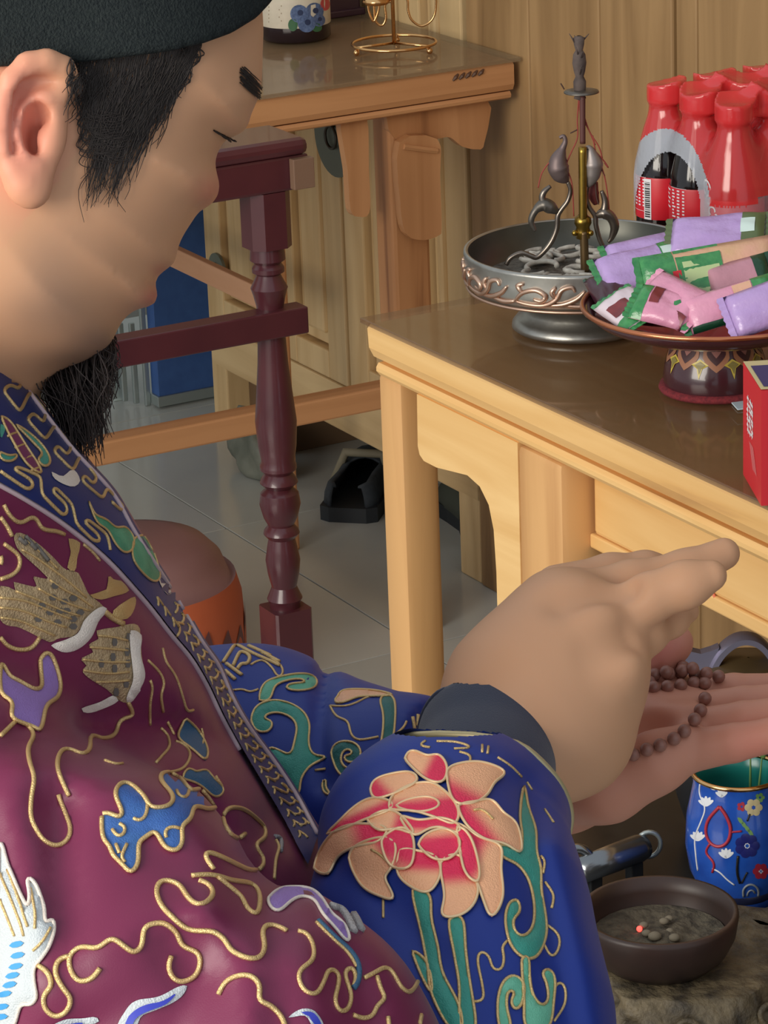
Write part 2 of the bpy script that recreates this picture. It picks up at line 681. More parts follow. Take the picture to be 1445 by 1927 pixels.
def cab_door(x0, x1):
    d = MB()
    s = 0.062
    z0, z1 = 0.205, 1.85
    d.box((x0 + .002, WY - 0.004, z0), (x0 + s, WY + 0.018, z1), 0.003)
    d.box((x1 - s, WY - 0.004, z0), (x1 - .002, WY + 0.018, z1), 0.003)
    d.box((x0 + s, WY - 0.004, z0), (x1 - s, WY + 0.018, z0 + 0.045), 0.003)
    d.box((x0 + s, WY - 0.004, z1 - .06), (x1 - s, WY + 0.018, z1), 0.003)
    o = d.build('door', CABW['Z'], cab)
    p = MB()
    p.box((x0 + s + .004, WY + 0.008, z0 + .049), (x1 - s - .004, WY + 0.018, z1 - .064), 0.002)
    p.box((x0 + s + .02, WY + 0.001, z0 + .066), (x1 - s - .02, WY + 0.016, z1 - .08), 0.006)
    p.build('panel', CABW['Z'], o)
    return o


d1 = cab_door(XL + 0.005, -4.405)
d2 = cab_door(-4.40, -4.168)
d3 = cab_door(-4.163, -3.975)
d4 = cab_door(-3.97, XR - 0.004)
PLATE = mat('green_grey_brass', (112, 116, 104), 0.5, metal=0.4)


def ring_plate(c, rx, rz, par):
    m = MB()
    poly = [(c[0] + rx * math.cos(a), c[2] + rz * math.sin(a)) for a in np.linspace(0, 2 * math.pi, 33)[:-1]]
    m.prism(poly, 'Y', WY - 0.009, WY - 0.004)
    o = m.build('handle_plate', PLATE, par)
    h = MB()
    h.tube([(c[0] + rx * .28 * math.sin(a), WY - 0.014, c[2] + rz * .28 * math.cos(a)) for a in np.linspace(0, 2 * math.pi, 25)[:-1]], 0.0026, 6, closed=True)
    h.ball((c[0], WY - 0.011, c[2] + rz * .28), 0.005)
    h.build('pull_ring', mat('dark_bronze', (70, 66, 58), 0.4, metal=0.6), o, smooth=True)


ring_plate((-4.172, WY, 0.60), 0.062, 0.062, d2)
ring_plate((-4.608, WY, 0.30), 0.028, 0.028, d1)

# ------------------------------------------------------------------ front table with a sheet of glass on top
TZ = 0.78
t1 = thing('wooden_table', (-2.1, 1.8, 0), 'pale pine altar table with carved apron under a sheet of glass', 'table')
TX0, TX1, TY0, TY1 = -2.695, -1.45, 1.444, 2.17
slab = MB()
prof = [(TY0 + .004, TZ - .006), (TY0, TZ - .010), (TY0 + .001, TZ - .030), (TY0 + .006, TZ - .040), (TY0 + .014, TZ - .0445), (TY1, TZ - .0445), (TY1, TZ - .006)]
slab.prism([(p[0], p[1]) for p in prof], 'X', TX0, TX1)
slab.build('table_top', PINE['X'], t1)
mld = MB()
prof = [(TY0 + .007, TZ - .0445), (TY0 + .004, TZ - .049), (TY0 + .004, TZ - .053), (TY0 + .008, TZ - .058), (TY1 - .02, TZ - .058), (TY1 - .02, TZ - .0445)]
mld.prism(prof, 'X', TX0 + .008, TX1 - .01)
mld.build('moulding', PINE['X'], t1)
GLASS = mat('smoky_table_glass', (116, 84, 62), 0.06, alpha=0.40, spec=0.9)
g = MB().box((TX0 - .008, TY0 - .004, TZ - .0055), (TX1 + .008, TY1, TZ), 0.001).build('glass_sheet', GLASS, t1)
for (x0, y0) in ((TX0 - .006, TY0 + .012), (TX0 + .01, TY1 - .08), (TX1 - .06, TY0 + .014), (TX1 - .06, TY1 - .08)):
    lg = MB().box((x0, y0, 0), (x0 + .047, y0 + .043, TZ - .058), 0.007).build('leg', LEGW['Z'], t1, smooth=True, auto=40)
AY = TY0 + .006
ap = [(-2.609, TZ - .058), (-2.611, .668), (-2.608, .660), (-2.600, .6555), (-2.575, .6555), (-2.515, .664), (-2.492, .659), (-2.476, .645), (-2.468, .622), (-2.465, .58), (-2.465, .06), (-2.42, .06), (-2.42, TZ - .058)]
MB().prism(ap, 'Y', AY, AY + .012).build('apron_bracket', PINE['X'], t1)
pst = MB()
pst.box((-2.42, AY - .002, 0), (-2.342, AY + .05, TZ - .058), 0.008)
pst.build('post', LEGW['Z'], t1, smooth=True, auto=40)
pst = MB()
pst.box((-1.60, AY - .002, 0), (-1.522, AY + .05, TZ - .058), 0.008)
pst.build('post', LEGW['Z'], t1, smooth=True, auto=40)
dw = part_box('drawer_front', (-2.338, AY + .030, .650), (-1.606, AY + .045, TZ - .059), PINE['X'], t1, 0.004)
part_box('lower_rail', (-2.342, AY + .028, .636), (-1.60, AY + .06, .650), PINE['X'], t1, 0.002)
part_box('side_rail', (TX0 + .006, TY0 + .055, .66), (TX0 + .026, TY1 - .08, TZ - .058), PINE['Y'], t1, 0.002)
mk = ony(1340, 1113, AY + .0295); mk2 = ony(1350, 1138, AY + .0295)
MB().tube([mk, (mk + mk2) / 2 + np.array([-.001, 0, .002]), mk2], 0.0014, 6).build('red_mark', mat('red_crayon', (225, 120, 90), 0.7), t1, smooth=True)

# ------------------------------------------------------------------ far table at right angles to it
FZ = 0.804
FX1 = -3.632            # the side facing the viewer
ft = thing('wooden_table', (-3.9, 1.5, 0), 'orange brown table with glass top running out from the wall behind', 'table')
FX0, FY0, FY1 = -4.72, 0.55, 2.185
fp = [(FX1 - .004, FZ - .006), (FX1, FZ - .010), (FX1, FZ - .036), (FX1 - .004, FZ - .044), (FX1 - .012, FZ - .046), (FX0, FZ - .046), (FX0, FZ - .006)]
MB().prism(fp, 'Y', FY0, FY1).build('table_top', FARW['Y'], ft)
fp = [(FX1 - .005, FZ - .046), (FX1 - .002, FZ - .050), (FX1 - .003, FZ - .054), (FX1 - .01, FZ - .057), (FX0 + .02, FZ - .057), (FX0 + .02, FZ - .046)]
MB().prism(fp, 'Y', FY0 + .01, FY1 - .004).build('moulding', FARW['Y'], ft)
MB().box((FX0 - .006, FY0 - .006, FZ - .0055), (FX1 + .006, FY1 + .008, FZ), 0.001).build('glass_sheet', mat('far_table_glass', (150, 128, 98), 0.06, alpha=0.45, spec=0.8), ft)


def fx(px, py, x=None):
    p = onx(px, py, FX1 - .02 if x is None else x)
    return p[1], p[2]


LX = FX1 - .03
yl0, yl1 = fx(742, 500, LX)[0], fx(812, 500, LX)[0]
MB().box((LX - .05, yl0, 0), (LX, yl1, FZ - .057), 0.006).build('leg', FARW['Z'], ft)
for x0 in (LX - .05, FX0 + .03):
    MB().box((x0, FY0 + .10, 0), (x0 + .05, FY0 + .16, FZ - .057), 0.006).build('leg', FARW['Z'], ft)
# hanging brackets either side of the leg and the curved spandrel by the wall
def bracket(pts, x0, x1, name):
    q = [fx(*p, x=x1) for p in pts]
    q = [tuple(v) for v in resample(cr(q, 3, True), 0.006, True)]
    return MB().prism(q, 'X', x0, x1).build(name, FARW['Z'], ft)


bracket([(752, 268), (824, 262), (828, 330), (831, 430), (824, 444), (796, 452), (764, 440), (753, 380)], LX + .003, LX + .017, 'bracket')
bracket([(641, 214), (688, 212), (694, 320), (696, 398), (676, 408), (660, 396), (654, 320)], LX - .012, LX + .002, 'bracket')
bracket([(742, 200), (912, 178), (911, 270), (900, 281), (870, 276), (846, 258), (818, 262), (744, 262)], LX - .014, LX + .002, 'spandrel')
lip = MB()
a, b_ = onx(760, 276, LX + .018), onx(822, 284, LX + .018)
lip.tube([a, b_], 0.004, 6)
lip.build('bracket_lip', FARW['Y'], ft)
# low stretcher along the side and a cross rail
y0, z0 = fx(120, 840, LX); y1, z1 = fx(741, 743, LX)
part_box('stretcher', (LX - .036, FY0 + .12, z1 - .018), (LX, y1, z1 + .014), FARW['Y'], ft, 0.003)
PINKW = woods('pinkish_wood', (222, 172, 134), (204, 150, 112), rough=0.5)
ry_ = yl0 + .012
cr1 = ony(478, 558, ry_)
blx = ony(499, 700, ry_)[0]
MB().box((blx, ry_, 0), (blx + .03, ry_ + .03, FZ - .057), 0.004).build('leg', FARW['Z'], ft)
part_box('cross_rail', (FX0 + .05, ry_, cr1[2] - .017), (blx + .01, ry_ + .014, cr1[2] + .017), PINKW['X'], ft, 0.002)
kn = MB()
for i in range(5):
    p = onx(852 + i * 12, 152 - i * 2.5, FX1 + .0005); q = onx(862 + i * 12, 139 - i * 2.2, FX1 + .0005)
    kn.tube([p, (p + q) / 2 + np.array([.0006, 0, 0]), q], [0.0012, 0.003, 0.001], 6)
kn.build('wood_knot', mat('dark_knot', (92, 62, 44), 0.6), ft)

# ------------------------------------------------------------------ dark red turned stand
SX = -3.30
s0 = onx(515, 600, SX)
st = thing('turned_stand', (SX, 1.4, 0), 'dark red lacquered stand with turned legs behind the seated person', 'stand')


def turned_leg(cx, cy):
    g_ = MB()
    def sq(z0, z1, w, ch):
        n8 = []
        for k in range(8):
            sx = (1, 1 - ch, -1 + ch, -1, -1, -1 + ch, 1 - ch, 1)[k]; sy = (1 - ch, 1, 1, 1 - ch, -1 + ch, -1, -1, -1 + ch)[k]
            n8.append((cx + sx * w / 2, cy + sy * w / 2))
        g_.prism(n8, 'Z', z0, z1)
    zt = onx(498, 356, SX)[2]; zb = onx(505, 484, SX)[2]
    zz = lambda py: onx(515 + (py - 600) * 0.062, py, SX)[2]
    sq(zb + .014, zt, .052, .45)
    pr = [(.020, zb + .016), (.0215, zz(487)), (.0155, zz(494)), (.0195, zz(502)), (.0195, zz(510)), (.0145, zz(515)), (.0165, zz(522)), (.0225, zz(540)), (.020, zz(552)), (.0165, zz(575)),
          (.0165, zz(620)), (.0185, zz(680)), (.0225, zz(745)), (.0255, zz(790)), (.0235, zz(835)), (.0205, zz(865)), (.0225, zz(872)), (.0225, zz(880)), (.017, zz(888)), (.0215, zz(897)), (.0235, zz(905)), (.016, zz(915)),
          (.0235, zz(925)), (.0255, zz(945)), (.021, zz(970)), (.016, zz(985)), (.021, zz(993)), (.0225, zz(1000)), (.0165, zz(1010)), (.0185, zz(1025)), (.0215, zz(1050)), (.0195, zz(1075)), (.0155, zz(1100)),
          (.019, zz(1112)), (.022, zz(1122)), (.019, zz(1130)), (.019, zz(1140))]
    g_.lathe(pr, (cx, cy, 0), 24)
    sq(0.0, zz(1138), .05, .12)
    return g_.build('leg', ROSE, st, smooth=True, auto=35)


ly = s0[1] - .004
lz_top = onx(498, 356, SX)[2]
for (cx, cy) in ((SX, ly), (SX, ly - .52)):
    turned_leg(cx, cy)
part_box('top_frame', (SX - .045, ly - .57, lz_top), (SX + .028, ly + .047, onx(568, 283, SX)[2] + .003), ROSE, st, 0.004)
part_box('top_board', (SX - .06, ly - .58, onx(568, 283, SX)[2] + .003), (SX + .036, ly + .044, onx(560, 247, SX)[2]), ROSE, st, 0.008)
for cy in (ly, ly - .52):
    part_box('foot_bar', (SX - .14, cy - .032, 0), (SX + .14, cy + .032, .045), ROSE, st, 0.006)
part_box('side_block', (SX + .0285, ly + .02, lz_top + .003), (SX + .040, ly + .0475, onx(568, 283, SX)[2]), mat('pale_brown_wood', (128, 98, 78), 0.6), st, 0.001)
rz = onx(545, 596, SX)[2]
part_box('rail', (SX - .004, ly - .56, rz - .0165), (SX + .026, ly + .038, rz + .0165), ROSE, st, 0.002)

# ------------------------------------------------------------------ blue board and other things on the floor behind
BXP = -4.89
b0, b1 = onz(300, 757, 0.012), onz(397, 739, 0.012)
by0, by1 = b0[1], b1[1] + .05
bx_ = b0[0]
bb = thing('display_board', (bx_, (by0 + by1) / 2, 0), 'upright royal blue board in an aluminium frame standing on the tiles', 'board')
ALU = mat('brushed_aluminium', (176, 186, 184), 0.35, metal=0.7)
BLUEB = mat('royal_blue_board', (62, 98, 160), 0.6, noise=(40, (56, 90, 150)))
part_box('panel', (bx_ - .03, by0, .022), (bx_, by1, 1.0), BLUEB, bb, 0.001)
part_box('bottom_frame', (bx_ - .034, by0 - .004, 0.004), (bx_ + .004, by1, .022), ALU, bb, 0.001)
for k in range(4):
    part_box('frame_upright', (bx_ - .034 - .012 * k, by0 - .014 - .016 * k, 0.0 + .004 * k), (bx_ - .026 - .012 * k, by0 - .004 - .016 * k, .15 if k else 1.0), ALU, bb, 0.002)
wb = MB()
wb.box((bx_ - .10, by0 - .30, .20), (bx_ - .085, by0 - .012, 0.92), 0.002)
wb.box((bx_ - .10, by0 - .29, 0.0), (bx_ - .085, by0 - .27, .2), 0.002)
wb.box((bx_ - .10, by0 - .05, 0.0), (bx_ - .085, by0 - .03, .2), 0.002)
tag(wb.build('white_sheet_board', mat('white_plastic', (206, 218, 214), 0.4)), 'plain white board partly hidden by the chin beside the blue board', 'board')

# lumpy dark bundle behind the beard
def lump(name, c, r, m, seed, amp=0.25, flat=True):
    rs = np.random.default_rng(seed)
    ph = rs.uniform(0, 6.28, (6, 3)); fr = rs.uniform(1.5, 5, (6, 3))
    b_ = MB().ball((0, 0, 0), 1.0, 36)
    vs = []
    for p in b_.v:
        k = 1 + amp * sum(math.sin(fr[i, 0] * p[0] + ph[i, 0]) * math.sin(fr[i, 1] * p[1] + ph[i, 1]) * math.cos(fr[i, 2] * p[2] + ph[i, 2]) for i in range(6)) / 2
        q = [c[0] + p[0] * r[0] * k, c[1] + p[1] * r[1] * k, c[2] + p[2] * r[2] * k]
        if flat:
            q[2] = max(q[2], 0.001)
        vs.append(q)
    b_.v = vs
    return b_.build(name, m, None, smooth=True, loc=(c[0], c[1], 0))


DKC = mat('dark_grey_cloth', (62, 62, 62), 0.8, noise=(24, (104, 104, 104), 0.2))
q = onz(205, 752, 0.0)
tag(lump('dark_bag', (q[0] - .12, q[1] - .06, .06), (.10, .10, .075), DKC, 3), 'dark grey crumpled bag on the floor behind the beard', 'bag')
BAGG = mat('grey_green_plastic', (92, 96, 84), 0.55, noise=(16, (128, 130, 118), 0.15))
q = onz(655, 860, 0.0)
tag(lump('plastic_bag', (q[0] + .0, 2.165, .04), (.075, .032, .055), BAGG, 5, amp=.45), 'crumpled grey green bag pushed under the cabinet', 'bag')


def shoe(name, px, py, ang, L, m, label, strap):
    c = onz(px, py, 0.0)
    e = thing(name, c, label, 'shoe')
    ca, sa = math.cos(ang), math.sin(ang)
    def tr(u, v, w):
        return (c[0] + ca * u - sa * v, c[1] + sa * u + ca * v, w)
    prof = [(-.5, .030), (-.46, .046), (-.3, .046), (-.1, .038), (.1, .044), (.3, .052), (.42, .045), (.48, .028), (.5, .01)]
    def ring(sc, zoff):
        pts = []
        for u, w in prof:
            pts.append((u * L, w * sc))
        for u, w in prof[::-1]:
            pts.append((u * L, -w * sc))
        return pts
    s = MB()
    r0 = ring(1.0, 0)
    n = len(r0)
    s.add([tr(a, b, 0.0) for a, b in r0] + [tr(a, b, .024) for a, b in r0], [tuple(range(n))[::-1], tuple(range(n, 2 * n))] + [(i, (i + 1) % n, n + (i + 1) % n, n + i) for i in range(n)])
    s.build('sole', m[0], e)
    u_ = MB()
    rows = []
    for u, w in [(-.48, .03), (-.4, .044), (-.2, .04), (0, .042), (.15, .046), (.3, .048), (.42, .04), (.49, .02)]:
        hh = .062 if u < .05 else .062 - (u - .05) * .085
        rows.append([tr(u * L, w * math.cos(a), .022 + hh * math.sin(a) * (0.75 if (u < 0.08 and 0.9 < a < 2.24) else 1)) for a in np.linspace(0, math.pi, 11)])
    vs = [p for r in rows for p in r]; k = 11
    fs = [(i * k + j, i * k + j + 1, (i + 1) * k + j + 1, (i + 1) * k + j) for i in range(len(rows) - 1) for j in range(k - 1) if not (i < 3 and 3 <= j <= 6)]
    u_.add(vs, fs)
    o = u_.build('upper', m[1], e, smooth=True)
    mod = o.modifiers.new('thick', 'SOLIDIFY'); mod.thickness = 0.004
    if strap:
        MB().tube([tr(-.05 * L, -.048, .03), tr(-.02 * L, -.03, .075), tr(-.02 * L, .03, .075), tr(-.05 * L, .048, .03)], 0.008, 8).build('strap', m[2], e, smooth=True)
    return e


BLK = mat('black_rubber', (34, 38, 42), 0.55); BLK2 = mat('black_canvas', (44, 50, 56), 0.8, noise=(60, (58, 64, 70))); TAN = mat('grey_tan_lining', (134, 126, 104), 0.7)
shoe('cloth_shoe', 690, 935, 2.4, .25, (BLK, BLK2, TAN), 'black cloth shoe with a pale strap just left of the front table leg', True)
shoe('cloth_shoe', 900, 985, 2.9, .22, (BLK, mat('dark_olive_canvas', (66, 70, 60), 0.8), TAN), 'dark olive shoe on the floor seen under the apron bracket', False)

# painted mauve and orange drum stool
q = onz(262, 1340, 0.0)
ds = thing('drum_stool', q, 'mauve rounded stool with a flame edged orange band beside the robe', 'stool')
scl = 0.5
q2 = proj(q)
rr = 0.135
top = onx(330, 992, q[0])[2]
def zpx(py):
    return onx(300, py, q[0])[2]
mv = mat('mauve_lacquer', (150, 110, 106), 0.45, noise=(7, (136, 98, 98), 0.2))
og = mat('orange_lacquer', (204, 104, 66), 0.5, noise=(9, (188, 90, 58), 0.2))
dk = mat('dark_mauve_lacquer', (112, 70, 72), 0.5)
zt_ = zpx(1000)
MB().lathe([(0.001, zt_), (rr * .55, zt_ - .002), (rr * .76, zt_ - .010), (rr * .9, zt_ - .030), (rr * .98, zt_ - .06), (rr * 1.03, zpx(1075))], (q[0], q[1], 0), 48).build('seat', mv, ds, smooth=True)
MB().lathe([(rr * 1.03, zpx(1075)), (rr * 1.08, zpx(1110)), (rr * 1.1, zpx(1180)), (rr * 1.1, zpx(1210))], (q[0], q[1], 0), 48).build('orange_band', og, ds, smooth=True)
fl_ = MB()
for i in range(24):
    a = 2 * math.pi * i / 24
    hh = (.040, .058, .047)[i % 3]
    zb_ = zpx(1205)
    def cp(da, z, r=rr * 1.102):
        return (q[0] + r * math.cos(a + da), q[1] + r * math.sin(a + da), z)
    fl_.add([cp(-.135, zb_), cp(.135, zb_), cp(.09, zb_ + hh * .5), cp(0.03, zb_ + hh), cp(-.09, zb_ + hh * .55)], [(0, 1, 2, 3, 4)])
fl_.build('flame_edge', dk, ds)
MB().lathe([(rr * 1.1, zpx(1210)), (rr * 1.06, .05), (rr * .95, 0.0), (0.001, 0.0)], (q[0], q[1], 0), 48).build('base', dk, ds, smooth=True)
# ------------------------------------------------------------------ helpers for the things on the tables
def onv(px, py, c):
    """point on the upright plane through c that faces the viewer"""
    n = np.array([FW[0], FW[1], 0.0]); r = ray(px, py)
    return CAM + r * ((np.asarray(c) - CAM) @ n) / (r @ n)


def text_flat(s, size, font=None):
    cu = bpy.data.curves.new('lettering', 'FONT')
    cu.body = s; cu.size = size; cu.align_x = 'CENTER'; cu.align_y = 'CENTER'
    cu.resolution_u = 3
    o = bpy.data.objects.new('lettering', cu)
    COL.objects.link(o)
    dg = bpy.context.evaluated_depsgraph_get()
    me = bpy.data.meshes.new_from_object(o.evaluated_get(dg))
    bpy.data.objects.remove(o); bpy.data.curves.remove(cu)
    vs = [(v.co.x, v.co.y) for v in me.vertices]; fs = [tuple(p.vertices) for p in me.polygons]
    bpy.data.meshes.remove(me)
    return vs, fs


SILVER = mat('aged_silver', (186, 184, 178), 0.36, metal=0.9, noise=(30, (140, 138, 132), 0.3), bump=(60, 0.12))
INSIL = mat('dark_bowl_inside', (104, 104, 96), 0.4, metal=0.7, noise=(20, (80, 80, 74), 0.3))  # darker metal than the outer wall, for the inside of the bowl
COPPERS = mat('copper_relief', (206, 172, 150), 0.35, metal=0.9)
BRASS = mat('worn_brass', (176, 146, 66), 0.3, metal=0.95, noise=(60, (128, 100, 44), 0.3))
DARKM = mat('darkened_metal', (92, 86, 80), 0.4, metal=0.8, noise=(50, (130, 124, 116), 0.2))
STEEL = mat('tarnished_steel', (150, 140, 130), 0.3, metal=0.9, noise=(40, (92, 82, 74), 0.3))

# ------------------------------------------------------------------ silver offering bowl
BC = np.array([-2.545, 1.600, TZ])
bowl = thing('incense_bowl', BC, 'silver footed bowl with raised copper scrollwork, holding ash', 'bowl')
z = lambda v: TZ + v
MB().lathe([(0.001, z(.0005)), (.064, z(.0005)), (.0672, z(.003)), (.0665, z(.007)), (.0625, z(.012)), (.0585, z(.0145)), (.0570, z(.019)), (.0525, z(.0245)), (.0470, z(.028)), (.0455, z(.033))], BC * [1, 1, 0], 64).build('foot', SILVER, bowl, smooth=True)
MB().lathe([(.043, z(.031)), (.06, z(.033)), (.088, z(.0365)), (.102, z(.0405)), (.1085, z(.047)), (.1115, z(.056)), (.1125, z(.066)), (.1115, z(.074)), (.1125, z(.0775)), (.1120, z(.0805)), (.1095, z(.0812)), (.1080, z(.0800))], BC * [1, 1, 0], 96).build('bowl_wall', SILVER, bowl, smooth=True)
MB().lathe([(.1080, z(.0800)), (.1065, z(.070)), (.101, z(.056)), (.088, z(.046)), (.05, z(.042)), (.001, z(.041))], BC * [1, 1, 0], 96).build('bowl_inside', INSIL, bowl, smooth=True)
MB().tube([BC + [.1095 * math.cos(a), .1095 * math.sin(a), .0445] for a in np.linspace(0, 2 * math.pi, 73)[:-1]], .0016, 6, closed=True).build('lower_rim', COPPERS, bowl, smooth=True)
motif = [[(0, .2), (.12, .55), (.3, .7), (.42, .5), (.36, .3), (.26, .36)], [(0, .2), (.2, .12), (.4, .15), (.55, .4), (.62, .75), (.74, .85), (.78, .68)], [(.4, .15), (.62, .2), (.8, .42), (.9, .72)],
         [(.55, .4), (.5, .65), (.55, .85)], [(.62, .2), (.82, .12), (1.0, .2)], [(.12, .55), (.06, .8), (.14, .88)]]
sc_ = MB()
for i in range(9):
    for mo in motif:
        pts = []
        for u, v in cr(mo, 4):
            a = 2 * math.pi * (i + u) / 9 + .25
            zz_ = .0475 + .0265 * v
            rr_ = np.interp(zz_, [.047, .056, .066, .074], [.1085, .1115, .1125, .1115]) + .0007
            pts.append(BC + [rr_ * math.cos(a), rr_ * math.sin(a), zz_])
        n_ = len(pts)
        sc_.tube(pts, [.0027 - .0014 * abs(2 * k / (n_ - 1) - 1) ** 2 for k in range(n_)], 6)
sc_.build('scroll_relief', COPPERS, bowl, smooth=True)
ASH = mat('grey_ash', (204, 200, 190), 0.95, noise=(120, (160, 154, 144), 0.2))
MB().lathe([(0.001, z(.052)), (.06, z(.051)), (.095, z(.0515))], BC * [1, 1, 0], 40).build('ash_bed', mat('ash_bed', (122, 116, 106), 0.95, noise=(150, (84, 78, 70), 0.2), bump=(200, 1.0)), bowl, smooth=True)
rs = np.random.default_rng(4)
for i in range(48):
    a = rs.uniform(0, 6.28); r = .075 * math.sqrt(rs.uniform(0, 1)); c = BC + [r * math.cos(a), r * math.sin(a), .0535]
    R = rs.uniform(.006, .016); a0 = rs.uniform(0, 6.28); sp = rs.uniform(1.6, 5.5); tl = rs.uniform(-.5, .5)
    pts = [c + [R * math.cos(a0 + sp * t), R * math.sin(a0 + sp * t), .004 + .006 * tl * math.sin(a0 + sp * t) + .003 * t] for t in np.linspace(0, 1, 12)]
    MB().tube(pts, .0026, 6).build('ash_coil', ASH, bowl, smooth=True)

# incense holder standing in the ash
hc = BC + [0, 0, .05]
hold = thing('incense_holder', hc, 'ornate metal incense holder with brass rod standing in the silver bowl', 'incense holder')
cv8 = lambda pts: [(930 + a / 4.481, 90 + b / 4.481) for a, b in pts]


def vt(pts, r, m, name, n=8, sm=5, dep=0.0):
    q = [onv(x, y, hc) - np.array([FW[0], FW[1], 0]) * dep for x, y in cv8(pts)]
    q = cr(q, sm)
    if hasattr(r, '__len__'):
        r = np.interp(np.linspace(0, 1, len(q)), np.linspace(0, 1, len(r)), r)
    return MB().tube(q, r, n).build(name, m, hold, smooth=True)


vt([(742, 830), (744, 1150), (746, 1470)], .0042, BRASS, 'rod', dep=.004)
vt([(742, 400), (742, 600), (743, 800)], .0028, mat('reddish_dark_stick', (88, 48, 42), 0.6), 'incense_stick', dep=.004)
vt([(752, 1540), (757, 1700), (762, 1880)], .0042, mat('brown_brass', (112, 90, 60), 0.4, metal=0.7), 'rod_foot', dep=.004)
cl = MB()
c_ = onv(*cv8([(748, 1510)])[0], hc)
cl.lathe([(.0045, -.012), (.007, -.011), (.0075, -.004), (.0065, 0), (.0085, .004), (.008, .009), (.0045, .012)], c_, 16)
for k in range(3):
    a = 2.1 * k + .4
    cl.ball(c_ + [.009 * math.cos(a), .009 * math.sin(a), -.005], .003, 10)
cl.build('collar', BRASS, hold, smooth=True)
c_ = onv(*cv8([(735, 372)])[0], hc)
dk_ = MB().lathe([(.001, .0025), (.010, .002), (.0165, .001), (.017, -.0005), (.008, -.0025), (.001, -.003)], c_, 20)
dk_.build('drip_disc', DARKM, hold, smooth=True)
fn = MB()
c_ = onv(*cv8([(720, 285)])[0], hc)
fn.lathe([(.001, -.018), (.006, -.016), (.004, -.011), (.006, -.006), (.0062, 0), (.004, .005), (.0055, .010), (.0068, .018), (.006, .026), (.0035, .030), (.005, .036), (.0055, .042), (.002, .044)], c_, 16)
for k in range(9):
    a = rs.uniform(0, 6.28); h0 = rs.uniform(.008, .04)
    p = c_ + [.004 * math.cos(a), .004 * math.sin(a), h0]
    fn.tube([p, p + [.006 * math.cos(a), .006 * math.sin(a), .006 + .006 * rs.uniform(-1, 1)]], [.0011, .0003], 5)
fn.build('charred_tip', mat('charred_incense', (66, 56, 54), 0.8, noise=(90, (98, 84, 78), 0.2)), hold, smooth=True)
vt([(100, 1830), (140, 1770), (230, 1730), (310, 1755), (360, 1765), (430, 1705), (490, 1620), (528, 1520), (535, 1420), (565, 1365), (620, 1290), (642, 1200), (618, 1130)], [.0022, .0026, .0028, .0024, .002], STEEL, 'scroll_arm')
vt([(618, 1130), (570, 1080), (540, 1010), (545, 930), (575, 850), (598, 790), (585, 745), (550, 760)], [.0022, .0085, .0105, .008, .0035, .0024, .002, .0016], mat('grey_violet_metal', (116, 100, 98), 0.5, metal=0.6), 'scroll_arm')
vt([(538, 1390), (480, 1350), (420, 1325), (350, 1370), (310, 1460), (345, 1545)], [.002, .0065, .007, .0036, .003, .0018], DARKM, 'scroll_arm')
vt([(430, 1340), (405, 1270), (420, 1215), (475, 1165)], [.0045, .0034, .003, .0018], STEEL, 'scroll_arm')
vt([(945, 1730), (890, 1620), (858, 1500), (850, 1420), (800, 1340), (775, 1250), (788, 1160)], [.0022, .0024, .0024, .0022, .002], STEEL, 'scroll_arm')
vt([(788, 1170), (825, 1080), (835, 980), (820, 900), (800, 845), (770, 850)], [.0022, .0075, .0095, .006, .003, .0016], mat('grey_metal_leaf', (150, 140, 136), 0.45, metal=0.6), 'scroll_arm')
vt([(860, 1420), (920, 1395), (985, 1430), (1015, 1510), (990, 1600), (960, 1640)], [.002, .006, .005, .0045, .0028, .0016], STEEL, 'scroll_arm')
vt([(925, 1390), (935, 1300), (905, 1205)], [.0045, .0032, .0018], STEEL, 'scroll_arm')
REDT = mat('red_thread', (150, 62, 52), 0.7)
for pts in ([(715, 400), (700, 600), (700, 760), (640, 900), (610, 1000), (655, 1150), (670, 1420)], [(740, 520), (800, 700), (880, 830), (910, 930)], [(560, 880), (470, 960), (400, 1060), (370, 1180)],
            [(830, 740), (860, 900), (920, 1050), (950, 1200), (970, 1380)], [(640, 720), (700, 690)], [(720, 420), (725, 560), (790, 680), (850, 820)], [(860, 880), (930, 960), (960, 1010), (930, 970)],
            [(560, 300), (590, 350)], [(870, 900), (900, 1000), (930, 1080)], [(850, 1100), (860, 1250), (880, 1320)]):
    vt(pts, .0007, REDT if len(pts) > 3 else mat('dark_brown_thread', (74, 50, 42), 0.8), 'thread', n=5)
vt([(855, 1150), (840, 1250), (870, 1340)], [.003, .006, .003], mat('dark_red_ribbon', (112, 44, 40), 0.7), 'ribbon', dep=-.012)

# ------------------------------------------------------------------ soft drink bottles in shrink film
COLA = mat('dark_cola', (22, 12, 12), 0.08, spec=0.7)
REDC = mat('red_plastic_cap', (206, 30, 40), 0.3, spec=0.5)
REDL = mat('red_label', (214, 32, 48), 0.38)
WHT = mat('white_print', (240, 236, 236), 0.5)
BLKP = mat('black_print', (24, 22, 24), 0.5)
bprof = [(.001, 0), (.026, 0), (.030, .004), (.0305, .012), (.0295, .022), (.0302, .034), (.0302, .085), (.0300, .092), (.0285, .105), (.0245, .122), (.0195, .140), (.0152, .153), (.0138, .160), (.0135, .166)]


def bottle(bx0, by0, which, label):
    c = np.array([bx0, by0, TZ])
    e = thing('drink_bottle', c, label, 'bottle', 'soft drink bottles in the shrink wrapped pack')
    MB().lathe(bprof, c, 28).build('bottle', COLA, e, smooth=True)
    lb = MB().lathe([(.0306, .049), (.0308, .051), (.0308, .091), (.0302, .093)], c, 36).build('label', REDL, e, smooth=True)
    cp = MB().lathe([(.0139, .164), (.0152, .165), (.0156, .168), (.0156, .181), (.0148, .1835), (.001, .184)], c, 28)
    cp.build('cap', REDC, e, smooth=True)
    return e, lb, c


